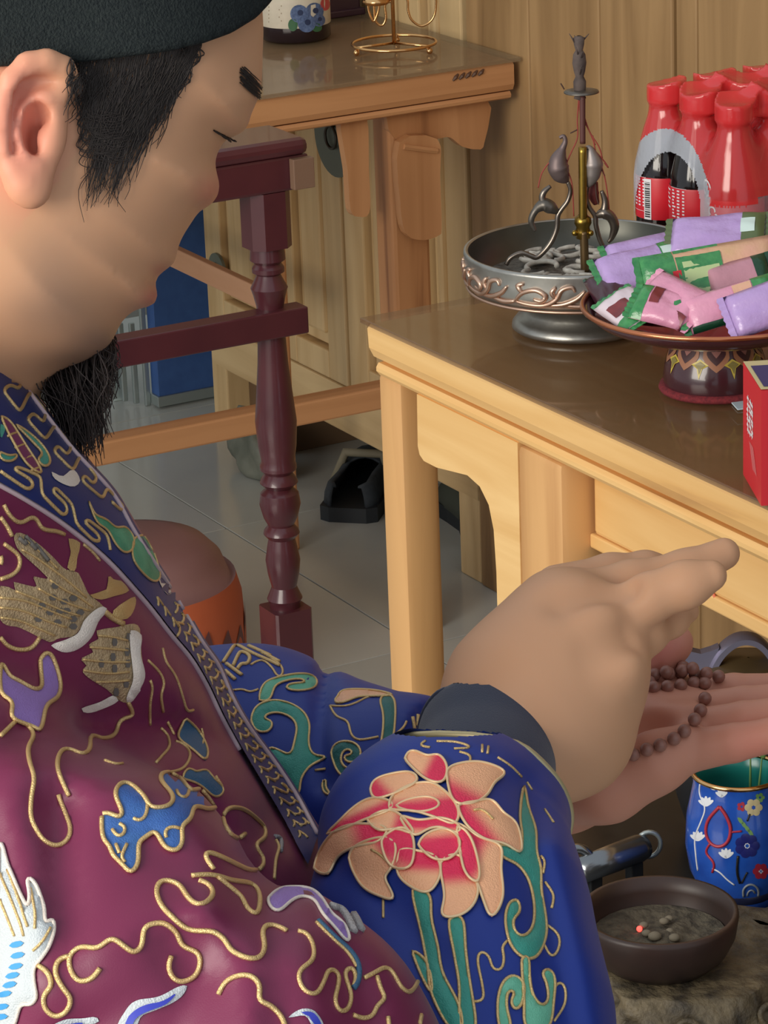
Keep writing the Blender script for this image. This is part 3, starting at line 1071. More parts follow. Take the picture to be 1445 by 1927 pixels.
def wrap(lb, c, vs, fs, ang, zc, m, name, rot=0.0):
    """flat print wrapped round the label; ang is the compass direction it faces"""
    r = .0311
    cr_, sr_ = math.cos(rot), math.sin(rot)
    out = []
    for u, v in vs:
        u, v = cr_ * u - sr_ * v, sr_ * u + cr_ * v
        a = ang + u / r
        out.append((c[0] + r * math.cos(a), c[1] + r * math.sin(a), c[2] + zc + v))
    return MB().add(out, fs).build(name, m, lb)


def rects(rl):
    vs = []; fs = []
    for (x0, y0, x1, y1) in rl:
        k = max(1, int((x1 - x0) / .004))
        for i in range(k):
            n = len(vs); a = x0 + (x1 - x0) * i / k; b = x0 + (x1 - x0) * (i + 1) / k
            vs += [(a, y0), (b, y0), (b, y1), (a, y1)]; fs.append((n, n + 1, n + 2, n + 3))
    return vs, fs


def toward(px, py, c):
    """compass angle so that print faces the given pixel column on the bottle"""
    base = math.atan2(CAM[1] - c[1], CAM[0] - c[0])
    cx_ = proj(c + np.array([0, 0, .06]))[0]
    s = (px - cx_) / (F_PX / proj(c)[2]) / .0308
    return base + math.asin(max(-.95, min(.95, s)))


p1 = onz(1252, 487, TZ); SPX = .0625
names = {(0, 0): 'cola bottle at the far left corner of the pack, barcode on its label', (1, 0): 'cola bottle framed by the arched opening of the film', (2, 0): 'nearest cola bottle of the pack, large white script on its label',
         (0, 1): 'cola bottle in the second row behind the barcode bottle', (1, 1): 'cola bottle in the middle of the shrink wrapped pack', (2, 1): 'cola bottle directly behind the nearest one',
         (0, 2): 'cola bottle in the third row nearest the panelled wall', (1, 2): 'cola bottle in the third row at mid pack', (2, 2): 'cola bottle in the third row at the right end of the pack'}
BOT = {}
for i in range(3):
    for j in range(3):
        BOT[i, j] = bottle(p1[0] + i * SPX, p1[1] + j * SPX, (i, j), names[i, j])
rsb = np.random.default_rng(11)


def small_print(lb, c, ang):
    rl = []
    for k in range(5):
        rl.append((-.0175, .018 - k * .0045, -.006 - .002 * (k % 2), .0197 - k * .0045))
    for k in range(9):
        y0 = .019 - k * .0034
        rl.append((-.002, y0, .001 + .003 * rsb.uniform(), y0 + .0016)); rl.append((.006, y0, .0095, y0 + .0016)); rl.append((.013, y0, .0155, y0 + .0016))
    rl.append((-.004, -.0135, .018, -.0131)); rl.append((-.004, .0225, .018, .0229))
    v, f = rects(rl)
    wrap(lb, c, v, f, ang, .0705, WHT, 'small_print')


e, lb, c = BOT[1, 0]
a = toward(1268, 360, c)
small_print(lb, c, a)
v, f = text_flat('Coca-Cola', .0062); wrap(lb, c, v, f, a + .0, .0545, WHT, 'lettering')
e, lb, c = BOT[0, 0]
a = toward(1190, 330, c)
small_print(lb, c, a)
a = toward(1219, 340, c)
v, f = rects([(-.0045, -.0215, .0045, .0215)]); wrap(lb, c, v, f, a, .0705, WHT, 'barcode_ground')
bars = []
y_ = -.019
while y_ < .0185:
    w_ = rsb.choice([.0005, .0009, .0014]); bars.append((-.0032, y_, .0032, y_ + w_)); y_ += w_ + rsb.choice([.0006, .0010])
v, f = rects(bars)
o_ = wrap(lb, c, v, f, a, .0705, BLKP, 'barcode_bars')
for vv in o_.data.vertices:
    q_ = Vector(vv.co) + parent_loc(o_) - Vector(c); s_ = 1.008; vv.co.x += q_.x * (s_ - 1); vv.co.y += q_.y * (s_ - 1)
e, lb, c = BOT[2, 0]
v, f = text_flat('Coca-Cola', .022); wrap(lb, c, v, f, toward(1352, 360, c), .070, WHT, 'lettering', rot=math.radians(-62))

# shrink film: a red printed upper skin with an arched opening and a clear skirt
def film():
    global FILM_RED, FILM_CLR
    hC = np.array([p1[0] + SPX, p1[1] + SPX, TZ])
    h = .0022
    lo = np.array([-.115, -.115, 0.0]); hi = np.array([.115, .115, .205])
    n = np.ceil((hi - lo) / h).astype(int) + 1
    X = (lo[0] + h * np.arange(n[0]))[:, None, None]; Y = (lo[1] + h * np.arange(n[1]))[None, :, None]; Z = (lo[2] + h * np.arange(n[2]))[None, None, :]
    Fv = np.full(n, 9.0)
    zz_ = (lo[2] + h * np.arange(n[2]))
    pr_ = np.array(bprof[1:] + [(.0157, .168), (.0157, .183)])
    rad = np.interp(zz_, pr_[:, 1], pr_[:, 0])[None, None, :]
    for i in range(3):
        for j in range(3):
            d = np.hypot(X - (i - 1) * SPX, Y - (j - 1) * SPX) - rad
            d = np.maximum(d, Z - .184)
            Fv = smin(Fv, d, .05)
    Fv = Fv - .0022
    V, Q = surface_nets(Fv.astype(np.float32), lo, h)
    V = V + hC
    C4 = V[Q].mean(1)
    v_ = C4 - CAM; zd = v_ @ FW
    px = CXP + F_PX * (v_ @ RT) / zd; py = CYP - F_PX * (v_ @ UP) / zd
    zt = C4[:, 2] - TZ
    front = C4[:, 1] < p1[1] + .012
    r_out = np.hypot((px - 1250) / 86, (py - 400) / 158); r_in = np.hypot((px - 1256) / 62, (py - 400) / 114)
    keep = (zt > .004) & ~(front & (r_in < 1))
    am = keep & front & (r_out < 1)
    rm = keep & ~am & ((zt > .096) | (front & (px > 1318) & (zt > .088) & (px < 1425)))
    red, clr, arch = Q[rm], Q[keep & ~am & ~rm], Q[am]
    return V, red, clr, arch, hC


V, red, clr, arch, hC = film()
fe = thing('shrink_film', hC, 'red printed shrink film with arched opening wrapped over the drink bottles', 'packaging')


def sub_mesh(V, Q, name, m, par):
    ids = {}; vs = []; fs = []
    for q in Q:
        t = []
        for i in q:
            i = int(i)
            if i not in ids:
                ids[i] = len(vs); vs.append(V[i])
            t.append(ids[i])
        fs.append(tuple(t))
    me = bpy.data.meshes.new(name); me.from_pydata([tuple(v) for v in vs], [], fs)
    return link(name, me, m, par, True)


sub_mesh(V, red, 'printed_film', mat('red_shrink_film', (244, 66, 68), 0.14, alpha=0.62, spec=0.9), fe)
sub_mesh(V, clr, 'clear_film', mat('clear_shrink_film', (214, 216, 226), 0.14, alpha=0.22, spec=1.0), fe)
sub_mesh(V, arch, 'arch_film', mat('silvery_film', (206, 208, 216), 0.2, alpha=0.62, spec=1.0, bump=(60, .5)), fe)

# ------------------------------------------------------------------ footed plate of wrapped snacks
PC = np.array([-2.298, 1.588, TZ])
pl = thing('footed_plate', PC, 'dark maroon footed plate with copper rim and painted petals', 'plate')
MAR = mat('maroon_enamel', (74, 36, 42), 0.22, noise=(20, (58, 28, 34), 0.25), coat=0.4)
MB().lathe([(.001, z(.0005)), (.050, z(.0005)), (.0515, z(.003)), (.0505, z(.006)), (.046, z(.007))], PC * [1, 1, 0], 56).build('felt_base', mat('dark_red_felt', (132, 42, 48), 0.9, noise=(400, (100, 30, 38))), pl, smooth=True)
MB().lathe([(.0465, z(.0065)), (.0475, z(.014)), (.046, z(.024)), (.041, z(.038)), (.036, z(.050)), (.034, z(.056))], PC * [1, 1, 0], 56).build('pedestal', MAR, pl, smooth=True)
MB().lathe([(.034, z(.055)), (.055, z(.056)), (.085, z(.060)), (.108, z(.069)), (.120, z(.0795)), (.1185, z(.0815)), (.1065, z(.0725)), (.084, z(.0635)), (.05, z(.0600)), (.001, z(.0595))], PC * [1, 1, 0], 72).build('dish', MAR, pl, smooth=True)
MB().tube([PC + [.1195 * math.cos(a), .1195 * math.sin(a), .0815] for a in np.linspace(0, 2 * math.pi, 97)[:-1]], .0024, 8, closed=True).build('copper_rim', mat('polished_copper', (206, 130, 92), 0.22, metal=0.9), pl, smooth=True)


def ped(a, zz_, off=.0006):
    r = np.interp(zz_, [.0065, .014, .024, .038, .050, .056], [.0465, .0475, .046, .041, .036, .034]) + off
    return PC + [r * math.cos(a), r * math.sin(a), zz_]


pet_c = [mat('bronze_paint', (160, 108, 78), 0.35), mat('maroon_paint_line', (66, 34, 36), 0.4), mat('dusky_rose_paint', (150, 100, 92), 0.4)]
GY = mat('yellow_gold_paint', (200, 178, 72), 0.35)
GY2 = mat('olive_gold_paint', (132, 120, 60), 0.4)


def petal(a, sc, m, off, name, zt=.0555, zb=.0285):
    mb = MB(); rows = []
    w0 = .30 * sc
    for t in np.linspace(0, 1, 10):
        zz_ = zt - (zt - (zb + (1 - sc) * .012)) * t
        w = w0 * (1.0 if t < .55 else max(.02, 1 - ((t - .55) / .45) ** 1.4))
        rows.append([ped(a + w * s, zz_, off) for s in (-1, -.5, 0, .5, 1)])
    vs = [p for r in rows for p in r]
    mb.add(vs, [(i * 5 + j, i * 5 + j + 1, (i + 1) * 5 + j + 1, (i + 1) * 5 + j) for i in range(9) for j in range(4)])
    return mb.build(name, m, pl, smooth=True)


NP = 9
for i in range(NP):
    a = 2 * math.pi * i / NP + .12
    petal(a, 1.0, pet_c[0], .0006, 'painted_petal'); petal(a, .72, pet_c[1], .0009, 'petal_line', zb=.031); petal(a, .42, pet_c[2], .0012, 'petal_heart', zb=.034)
    b_ = a + math.pi / NP
    for s_, mm, of in ((1.0, GY, .0008), (.62, GY2, .0011)):
        vs = [ped(b_, .0345 + .005 * s_, of), ped(b_ + .19 * s_, .0345, of), ped(b_ + .06 * s_, .0315, of), ped(b_, .0345 - .0125 * s_, of), ped(b_ - .06 * s_, .0315, of), ped(b_ - .19 * s_, .0345, of)]
        MB().add(vs, [(0, 1, 2, 3, 4, 5)]).build('gold_diamond', mm, pl)

# snack packets
LAV = mat('lavender_foil', (190, 160, 214), 0.28, spec=0.7, noise=(40, (176, 144, 202), 0.2), bump=(90, 0.35))
PNK = mat('pink_foil', (226, 158, 184), 0.3, spec=0.7, noise=(40, (214, 140, 170), 0.2), bump=(90, 0.35))
GRN = mat('green_foil', (34, 118, 66), 0.25, spec=0.7, noise=(120, (70, 150, 84), 0.2), bump=(90, 0.3))
DGR = mat('dark_green_foil', (24, 66, 44), 0.3, bump=(90, 0.3))
RBR = mat('red_brown_foil', (132, 48, 50), 0.3, noise=(60, (104, 40, 44), 0.2))
PCH = mat('peach_foil', (212, 172, 132), 0.32, noise=(40, (226, 170, 150), 0.2), bump=(90, 0.3))
PRT = mat('pale_green_print', (186, 206, 150), 0.4)
WFO = mat('pale_mint_print', (206, 226, 220), 0.35)


def packet(a, b, dep, wid, thick, up, scheme, label, tilt=0.0, end=(1, 1)):
    """pillow packet from pixel a to pixel b; dep=(depth at a, depth at b)"""
    A = at(a[0], a[1], dep[0]); B = at(b[0], b[1], dep[1])
    u = B - A; L = np.linalg.norm(u); u = u / L
    w = np.asarray(up, float); w = w - u * (w @ u); w /= np.linalg.norm(w)
    v = np.cross(w, u)
    if tilt:
        q = Quaternion(Vector(u), math.radians(tilt)); w = np.array(q @ Vector(w)); v = np.array(q @ Vector(v))
    Cn = (A + B) / 2; wid = wid * 1.16; thick = thick * 1.15
    main, endc, spot = scheme
    e = thing('snack_packet', Cn - np.array([0, 0, thick / 2]), label, 'packet', 'wrapped snacks heaped on the footed plate')
    ph = RNG.uniform(0, 6, 4)
    def S(s, t, off=0.0, side=1):
        # s along, t across in -1..1
        bul = max(0.0, 1 - abs(s) ** 8) ** .5 * max(0.0, 1 - abs(t) ** 3) ** .6
        cre = .0007 * (math.sin(5 * s + ph[0] + 3 * t) + math.sin(9 * t + ph[1] + 4 * s)) * bul
        nar = 1.0
        return Cn + u * (s * L / 2) + v * (t * wid / 2 * nar) + w * (side * (bul * thick / 2 + off) + cre)
    def shell(s0, s1, t0, t1, off, ns=16, nt=10, both=True):
        mb = MB()
        for side in ((1, -1) if both else (1,)):
            vs = [S(s0 + (s1 - s0) * i / ns, t0 + (t1 - t0) * j / nt, off, side) for i in range(ns + 1) for j in range(nt + 1)]
            fs = [(i * (nt + 1) + j, (i + 1) * (nt + 1) + j, (i + 1) * (nt + 1) + j + 1, i * (nt + 1) + j + 1) for i in range(ns) for j in range(nt)]
            mb.add(vs, fs)
        return mb
    shell(-1, 1, -1, 1, 0).build('pouch', main, e, smooth=True)
    for sg, on in ((-1, end[0]), (1, end[1])):
        if not on:
            continue
        mb = MB(); k = 15; vs = []
        for j in range(k):
            t = -1 + 2 * j / (k - 1)
            ex = 1.0 + (.0012 * (j % 2)) / (L / 2) * on
            p0 = Cn + u * (sg * .985 * L / 2) + v * (t * wid / 2); p1_ = Cn + u * (sg * (ex + .005 / (L / 2)) * L / 2) + v * (t * wid / 2)
            rip = w * (.0006 * (j % 2))
            vs += [p0 + rip + w * .0004, p1_ + rip + w * .0004]
        mb.add(vs, [(2 * j, 2 * j + 1, 2 * j + 3, 2 * j + 2) for j in range(k - 1)])
        o = mb.build('crimped_end', endc, e)
        md = o.modifiers.new('thick', 'SOLIDIFY'); md.thickness = 0.0006
    if endc is not main:
        shell(.52, .99, -1, 1, .0004, 6, 10).build('end_band', endc, e, smooth=True)
    if spot:
        for (s0, s1, t0, t1, mm) in spot:
            shell(s0, s1, t0, t1, .0009, 6, 6, both=False).build('print', mm, e, smooth=True)
    return e


UPc = np.array([0, 0, 1.0]) * .8 - FW * .5
UPf = np.array([0, 0, 1.0]) * .35 - FW * .9
LAVS = (LAV, GRN, [(.55, .85, -.55, .5, WFO)]); PNKS = (PNK, GRN, [(.1, .45, -1, .2, RBR)])
GRNS = (PCH, GRN, [(-.1, .5, -.8, .6, GRN), (-.02, .45, -.6, .35, PRT)])
packet((1190, 578), (1330, 590), (2.86, 2.83), .04, .012, UPc, (RBR, DGR, None), 'maroon packet at the bottom of the heap under the pink ones')
packet((1132, 522), (1165, 580), (2.94, 2.87), .030, .012, UPc, (mat('shadowed_plum_foil', (66, 34, 48), 0.3), DGR, None), 'plum packet with painted shadow at the left edge of the plate', tilt=10)  # plum foil, with the dark shadow on this packet put into its colour
packet((1152, 560), (1212, 602), (2.86, 2.81), .036, .010, UPf, (mat('white_pink_foil', (222, 206, 214), 0.3), GRN, [(-.3, .3, -.8, .2, RBR)]), 'small white and red packet beside the copper rim at lower left')
packet((1130, 524), (1285, 486), (2.92, 2.93), .046, .016, UPc, LAVS, 'lavender packet with a red patch, second up on the left side', end=(1, 1))
packet((1148, 494), (1298, 462), (2.95, 2.96), .042, .014, UPc, (LAV, GRN, [(.6, .9, -.5, .5, WFO)]), 'lavender packet below the topmost one, green tip at its left end')
packet((1300, 470), (1462, 482), (2.94, 2.93), .044, .014, UPc, (RBR, GRN, [(-.98, .2, -1, 1, GRN), (-.9, -.55, -.6, .6, WFO), (-.2, .15, -.2, .7, PNK)]), 'green and red packet just under the topmost lavender one')
packet((1470, 500), (1212, 545), (2.87, 2.86), .052, .018, UPf, (PCH, GRN, [(-.15, .5, -1, 1, GRN), (-.1, .42, -.55, .5, PRT), (.46, .58, -.3, .4, REDL)]), 'large green and peach packet with pale lettering in mid heap', tilt=-8)
packet((1218, 544), (1312, 590), (2.84, 2.80), .040, .016, UPf, (PNK, PNK, [(.2, .95, -1, -.45, RBR)]), 'plain pink packet in front of the green and peach one')
packet((1296, 590), (1196, 566), (2.805, 2.82), .036, .014, UPf, PNKS, 'pink packet with a broad green crimp lying on the copper rim', tilt=18)
packet((1290, 598), (1462, 546), (2.80, 2.80), .030, .014, UPf, (PNK, GRN, [(-.95, .3, -1, -.72, DGR), (.1, .5, -.2, .8, PCH)]), 'long pink packet lying along the front rim at right')
packet((1374, 600), (1510, 550), (2.785, 2.78), .036, .014, UPf, (LAV, LAV, None), 'plain lavender packet at the front right of the heap')
packet((1340, 560), (1455, 530), (2.85, 2.85), .05, .016, UPf, (mat('dusty_rose_foil', (190, 136, 150), 0.32, bump=(90, .3)), DGR, None), 'dusty rose packet between the peach and the front lavender one')
packet((1262, 447), (1440, 434), (2.94, 2.92), .046, .014, UPc, (LAV, mat('olive_green_foil', (92, 108, 70), 0.35), [(.5, .8, -.3, .4, WFO)]), 'topmost lavender packet of the heap, olive green end at right')

# ------------------------------------------------------------------ red carton at the right edge
rb = onz(1436, 952, TZ)
box_e = thing('red_carton', (rb[0] + .03, rb[1] + .06, TZ), 'red printed carton with blue top standing on the glass at right', 'carton')
h_ = .098
dx, dy = .10, .125
# corner nearest the viewer at rb; the print side faces the front of the table
c0 = rb; c1 = np.array([rb[0] - .018, rb[1] + dy, TZ]); 
c00 = np.array([c0[0] - .012, c0[1], TZ])
f0 = onz(1432, 952, TZ); fb = onz(1390, 878, TZ)
ex = fb - f0; ex = ex / np.linalg.norm(ex)
ey = np.array([-ex[1], ex[0], 0]); ey = ey if ey[0] > 0 else -ey
ey = np.array([abs(ex[1]), -ex[0], 0]) if False else ey
A0, A1 = f0, f0 + ex * .082
B0, B1 = A0 + ey * .09, A1 + ey * .09
topv = np.array([0, 0, h_])
cb = MB(); cb.add([A0, A1, B1, B0, A0 + topv, A1 + topv, B1 + topv, B0 + topv], [(0, 1, 2, 3), (0, 1, 5, 4), (1, 2, 6, 5), (2, 3, 7, 6), (3, 0, 4, 7), (4, 5, 6, 7)])
bd = cb.build('carton_body', mat('red_card', (208, 36, 48), 0.4), box_e)
nA = np.cross(A1 - A0, topv); nA /= np.linalg.norm(nA)
nA = nA if nA @ FW < 0 else -nA
def face(u, v):
    return A0 + (A1 - A0) * u + topv * v + nA * .0005
pm = MB()
rsx = np.random.default_rng(5)
for k in range(7):
    for j in range(3):
        u0 = .42 + .12 * j + rsx.uniform(-.02, .02); v0 = .47 + .045 * k + rsx.uniform(-.01, .01)
        pm.add([face(u0, v0), face(u0 + .09, v0 - .004), face(u0 + .09, v0 + .02), face(u0, v0 + .024)], [(0, 1, 2, 3)])
        pm.add([face(u0 + .03, v0 - .02), face(u0 + .05, v0 - .02), face(u0 + .05, v0 + .04), face(u0 + .03, v0 + .04)], [(0, 1, 2, 3)])
pm.build('white_lettering', WHT, bd)
pm = MB()
for k in range(5):
    u0 = .22 + .045 * k
    pm.add([face(u0, .20), face(u0 + .018, .20), face(u0 + .22, .40), face(u0 + .20, .40)], [(0, 1, 2, 3)])
pm.build('small_lettering', mat('pinkish_print', (222, 140, 140), 0.5), bd)
def topf(u, v):
    return A0 + (A1 - A0) * u + ey * .09 * v + topv * 1.006
MB().add([topf(.02, .0), topf(1, 0), topf(1, 1), topf(.02, 1)], [(0, 1, 2, 3)]).build('cream_top', mat('cream_print', (216, 200, 150), 0.45), bd)
MB().add([topf(.1, .04) + [0, 0, .0004], topf(.82, .04) + [0, 0, .0004], topf(.82, .9) + [0, 0, .0004], topf(.1, .9) + [0, 0, .0004]], [(0, 1, 2, 3)]).build('blue_top_print', mat('indigo_print', (54, 50, 110), 0.45), bd)
ov = [topf(.46 + .1 * math.cos(a), .3 + .07 * math.sin(a)) + [0, 0, .0008] for a in np.linspace(0, 6.28, 17)[:-1]]
MB().add(ov, [tuple(range(16))]).build('gold_oval_print', mat('ochre_print', (196, 160, 90), 0.45), bd)
pp = [onz(*q, TZ + .001) for q in ((1368, 750), (1392, 738), (1402, 770), (1388, 772))]
pm = MB(); pm.add([p for p in pp] + [p + np.array([0, 0, .0012]) for p in pp], [(0, 1, 2, 3), (4, 5, 6, 7), (0, 1, 5, 4), (1, 2, 6, 5), (2, 3, 7, 6), (3, 0, 4, 7)])
tag(pm.build('paper_slip', mat('pale_blue_paper', (206, 226, 236), 0.6)), 'pale blue slip of paper sticking out behind the red carton', 'paper')

# ------------------------------------------------------------------ jam jar, gold cup rack and dark box on the far table
jc = onz(557, 72, FZ)
jar = thing('jam_jar', jc, 'glass jar of dark jam with a blueberry label on the far table', 'jar')
dj = proj(jc)[2]; jr = 66 / (F_PX / dj)
JAM = mat('dark_jam', (34, 22, 26), 0.12, spec=0.6)
MB().lathe([(.001, .0005), (jr * .9, .0005), (jr, .004), (jr, .02), (jr, .09), (jr * .97, .098), (jr * .8, .108), (jr * .8, .12)], jc, 40).build('jar_glass', JAM, jar, smooth=True)
MB().lathe([(jr * .82, .117), (jr * .86, .118), (jr * .86, .133), (jr * .82, .135), (.001, .135)], jc, 36).build('lid', mat('dark_red_lid', (120, 40, 44), 0.35), jar, smooth=True)
jl = MB().lathe([(jr * 1.006, .0225), (jr * 1.012, .0235), (jr * 1.012, .086), (jr * 1.006, .087)], jc, 48).build('label', mat('cream_label', (214, 202, 180), 0.5, noise=(60, (200, 190, 170), 0.2)), jar, smooth=True)
jb = math.atan2(CAM[1] - jc[1], CAM[0] - jc[0])


def jw(px, py, off=.0):
    d = ray(px, py); o = CAM - jc; R = jr * 1.016 + off
    a_ = d[0] ** 2 + d[1] ** 2; b_ = 2 * (o[0] * d[0] + o[1] * d[1]); c_ = o[0] ** 2 + o[1] ** 2 - R * R
    D = b_ * b_ - 4 * a_ * c_
    t = (-b_ - math.sqrt(max(D, 0))) / (2 * a_)
    return CAM + d * t


BER = mat('blueberry_print', (66, 84, 122), 0.5, noise=(300, (98, 116, 150), 0.2)); BER2 = mat('blueberry_dark_print', (40, 52, 84), 0.5); LEAF = mat('leaf_print', (52, 96, 60), 0.5)
def disc(px, py, rx, ry, m, name, off=0.0, par=jl, n=18):
    vs = [jw(px + rx * math.cos(a), py + ry * math.sin(a), off) for a in np.linspace(0, 6.28, n + 1)[:-1]]
    return MB().add(vs, [tuple(range(n))]).build(name, m, par)
disc(551, 47, 9, 12, LEAF, 'leaf_print', .0002); disc(596, 52, 10, 8, LEAF, 'leaf_print', .0002)
for (x, y, r) in ((563, 26, 17), (592, 22, 17), (577, 44, 17), (600, 38, 12)):
    disc(x, y, r, r, BER, 'berry_print', .0005); disc(x + 2, y - 2, r * .32, r * .32, BER2, 'berry_crown_print', .0008)
disc(612, 8, 9, 12, mat('berry_red_print', (190, 66, 70), 0.5), 'red_print', .0004)
for k in range(5):
    vs = [jw(505, 12 + 7 * k), jw(530 - 4 * (k % 2), 10 + 7 * k), jw(530 - 4 * (k % 2), 12.5 + 7 * k), jw(505, 14.5 + 7 * k)]
    MB().add(vs, [(0, 1, 2, 3)]).build('small_print', mat('brown_print', (150, 132, 106), 0.6), jl)

rc = onz(742, 96, FZ)
rk = thing('cup_rack', rc, 'gold wire cup rack with round base on the far table', 'cup rack')
dr = proj(rc)[2]; r_r = 79 / (F_PX / dr)
MB().tube([rc + [r_r * math.cos(a), r_r * math.sin(a), .011] for a in np.linspace(0, 2 * math.pi, 49)[:-1]], .0021, 8, closed=True).build('base_ring', GOLDW, rk, smooth=True)
bl = MB()
ft_ = MB()
for k in range(3):
    a = jb + 0.95 + 2.094 * k
    bl.tube([rc + [0, 0, .011], rc + [r_r * math.cos(a), r_r * math.sin(a), .011]], .0019, 8)
    MB().ball(rc + [r_r * math.cos(a), r_r * math.sin(a), .0045], .0045, 12).build('ball_foot', GOLDW, rk, smooth=True)
bl.build('base_spokes', GOLDW, rk, smooth=True)
MB().tube([rc + [0, 0, .009], rc + [0, 0, .17]], .0028, 8).build('stem', GOLDW, rk, smooth=True)
zr = onv(742, 2, rc)[2]
for (pts) in ([(742, -2), (765, -2), (768, 20), (775, 38), (793, 49), (812, 38), (820, 15), (820, -30)], [(742, -2), (715, 0), (705, -5), (693, 0), (694, 22), (703, 40), (712, 20), (714, 0)], [(742, 2), (725, 8), (726, 35), (718, 48), (706, 38), (702, 5), (690, -10)]):
    MB().tube(cr([onv(x, y, rc) for x, y in pts], 5), .0017, 7).build('cup_hook', GOLDW, rk, smooth=True)
MB().lathe([(.006, -.006), (.016, -.004), (.019, 0), (.016, .004), (.006, .006)], onv(708, 2, rc), 20).build('hub', GOLDW, rk, smooth=True)
pb = onz(655, 30, FZ)
db = thing('dark_box', pb, 'dark plum wooden box standing behind the jar and rack', 'box')
part_box('body', (pb[0] - .16, pb[1] - .10, FZ + .004), (pb[0], min(2.18, pb[1] + .035), FZ + .09), mat('plum_lacquer', (66, 40, 52), 0.3), db, .004)
part_box('plinth', (pb[0] - .165, pb[1] - .106, FZ), (pb[0] + .006, min(2.184, pb[1] + .04), FZ + .010), mat('plum_lacquer', (66, 40, 52)), db, .002)
part_box('lid', (pb[0] - .163, pb[1] - .103, FZ + .09), (pb[0] + .003, min(2.182, pb[1] + .038), FZ + .10), mat('plum_lacquer', (66, 40, 52)), db, .003)

# ------------------------------------------------------------------ low black table with censer, vase, pot and tools
LZ = 0.40
lt = thing('low_table', (-1.97, 1.28, 0), 'low black lacquered table under the hands, holding the censer and vase', 'table')
BLT = mat('black_lacquer', (22, 24, 26), 0.3, noise=(30, (34, 34, 34), 0.2))
part_box('table_top', (-2.32, 1.02, LZ - .03), (-1.62, 1.60, LZ), BLT, lt, .004)
for (x_, y_) in ((-2.29, 1.05), (-1.70, 1.05), (-2.29, 1.53), (-1.70, 1.53)):
    part_box('leg', (x_, y_, 0), (x_ + .045, y_ + .045, LZ - .03), BLT, lt, .003)
part_box('apron', (-2.27, 1.055, LZ - .08), (-1.68, 1.07, LZ - .03), BLT, lt, .002)

RZc = .515
cc = onz(1240, 1712, RZc)
cb_ = np.array([cc[0], cc[1], LZ])
rocks = mat('carved_burl', (118, 104, 78), 0.6, noise=(60, (52, 45, 36), 0.2), bump=(110, 1.0))
rk2 = thing('carved_stand', cb_ + [.01, .035, 0], 'rough carved brown root stand under the incense censer', 'stand')
g2 = MB().ball((0, 0, 0), 1.0, 72)
rs2 = np.random.default_rng(2)
ph = rs2.uniform(0, 6.28, (14, 3)); fr = rs2.uniform(3, 13, (14, 3))
vs = []
for p in g2.v:
    k = 1 + .085 * sum(math.sin(fr[i, 0] * p[0] + ph[i, 0]) * math.cos(fr[i, 1] * p[1] + ph[i, 1]) * math.cos(fr[i, 2] * p[2] + ph[i, 2]) for i in range(14)) / 1.6
    q = np.array([p[0] * .088 * k, p[1] * .115 * k, p[2] * .062 * k])
    q[2] = min(q[2], .0365)
    vs.append((cb_[0] + .01 + q[0], cb_[1] + .035 + q[1], max(LZ + .0005, LZ + .034 + q[2])))
g2.v = vs
g2.build('root_body', rocks, rk2, smooth=True)
for i in range(22):
    a = rs2.uniform(0, 6.28); zz_ = rs2.uniform(.02, .055)
    rad_ = math.sqrt(max(0, 1 - ((zz_ - .034) / .066) ** 2))
    c_ = np.array([cb_[0] + .01 + .086 * rad_ * math.cos(a), cb_[1] + .035 + .113 * rad_ * math.sin(a), LZ + zz_])
    R = rs2.uniform(.006, .012); n_ = np.array([math.cos(a), math.sin(a), .3]); t1_ = np.array([-math.sin(a), math.cos(a), 0]); t2_ = np.cross(n_, t1_)
    MB().tube([c_ + n_ * .001 + (t1_ * math.cos(t) + t2_ * math.sin(t)) * R * (1 - t / 9) for t in np.linspace(0, 5.6, 16)], [.0028] * 8 + [.0024] * 4 + [.0015] * 4, 6).build('carved_curl', rocks, rk2, smooth=True)
cen = thing('incense_censer', (cc[0], cc[1], LZ + .07), 'round dark brown censer of ash with a glowing ember', 'censer')
CR = 150 / (F_PX / proj(cc)[2])
CBR = mat('dark_brown_clay', (64, 44, 38), 0.45, noise=(24, (48, 36, 32), 0.2))
MB().lathe([(.001, LZ + .072), (CR * .70, LZ + .072), (CR * .86, LZ + .082), (CR * .96, RZc - .02), (CR * .985, RZc - .010), (CR * 1.0, RZc - .004), (CR * .99, RZc), (CR * .93, RZc), (CR * .90, RZc - .012), (CR * .86, RZc - .03), (CR * .8, RZc - .034)], (cc[0], cc[1], 0), 56).build('bowl', CBR, cen, smooth=True)
def ashz(x, y):
    return .004 * math.sin(90 * x + 1) * math.cos(70 * y) + .002 * math.sin(230 * x) * math.sin(190 * y)
am = MB(); N = 26
vs = [(0, 0, ashz(0, 0))]
for i in range(1, 9):
    for k in range(N):
        a = 2 * math.pi * k / N; r = CR * .86 * i / 8
        vs.append((r * math.cos(a), r * math.sin(a), ashz(r * math.cos(a), r * math.sin(a)) * (1 - (i / 8) ** 4)))
fs = [(0, 1 + k, 1 + (k + 1) % N) for k in range(N)] + [(1 + (i - 1) * N + k, 1 + i * N + k, 1 + i * N + (k + 1) % N, 1 + (i - 1) * N + (k + 1) % N) for i in range(1, 8) for k in range(N)]
am.add([(cc[0] + a, cc[1] + b, RZc - .022 + c) for a, b, c in vs], fs)
am.build('ash', mat('brown_ash', (108, 98, 80), 0.95, noise=(90, (66, 58, 48), 0.2), bump=(200, 1.0)), cen, smooth=True)
em = onz(1203, 1748, RZc - .019)
MB().ball(em, .0024, 10).build('ember', mat('ember', (255, 70, 60), 0.6, emit=((255, 70, 60), 3.0)), cen, smooth=True)
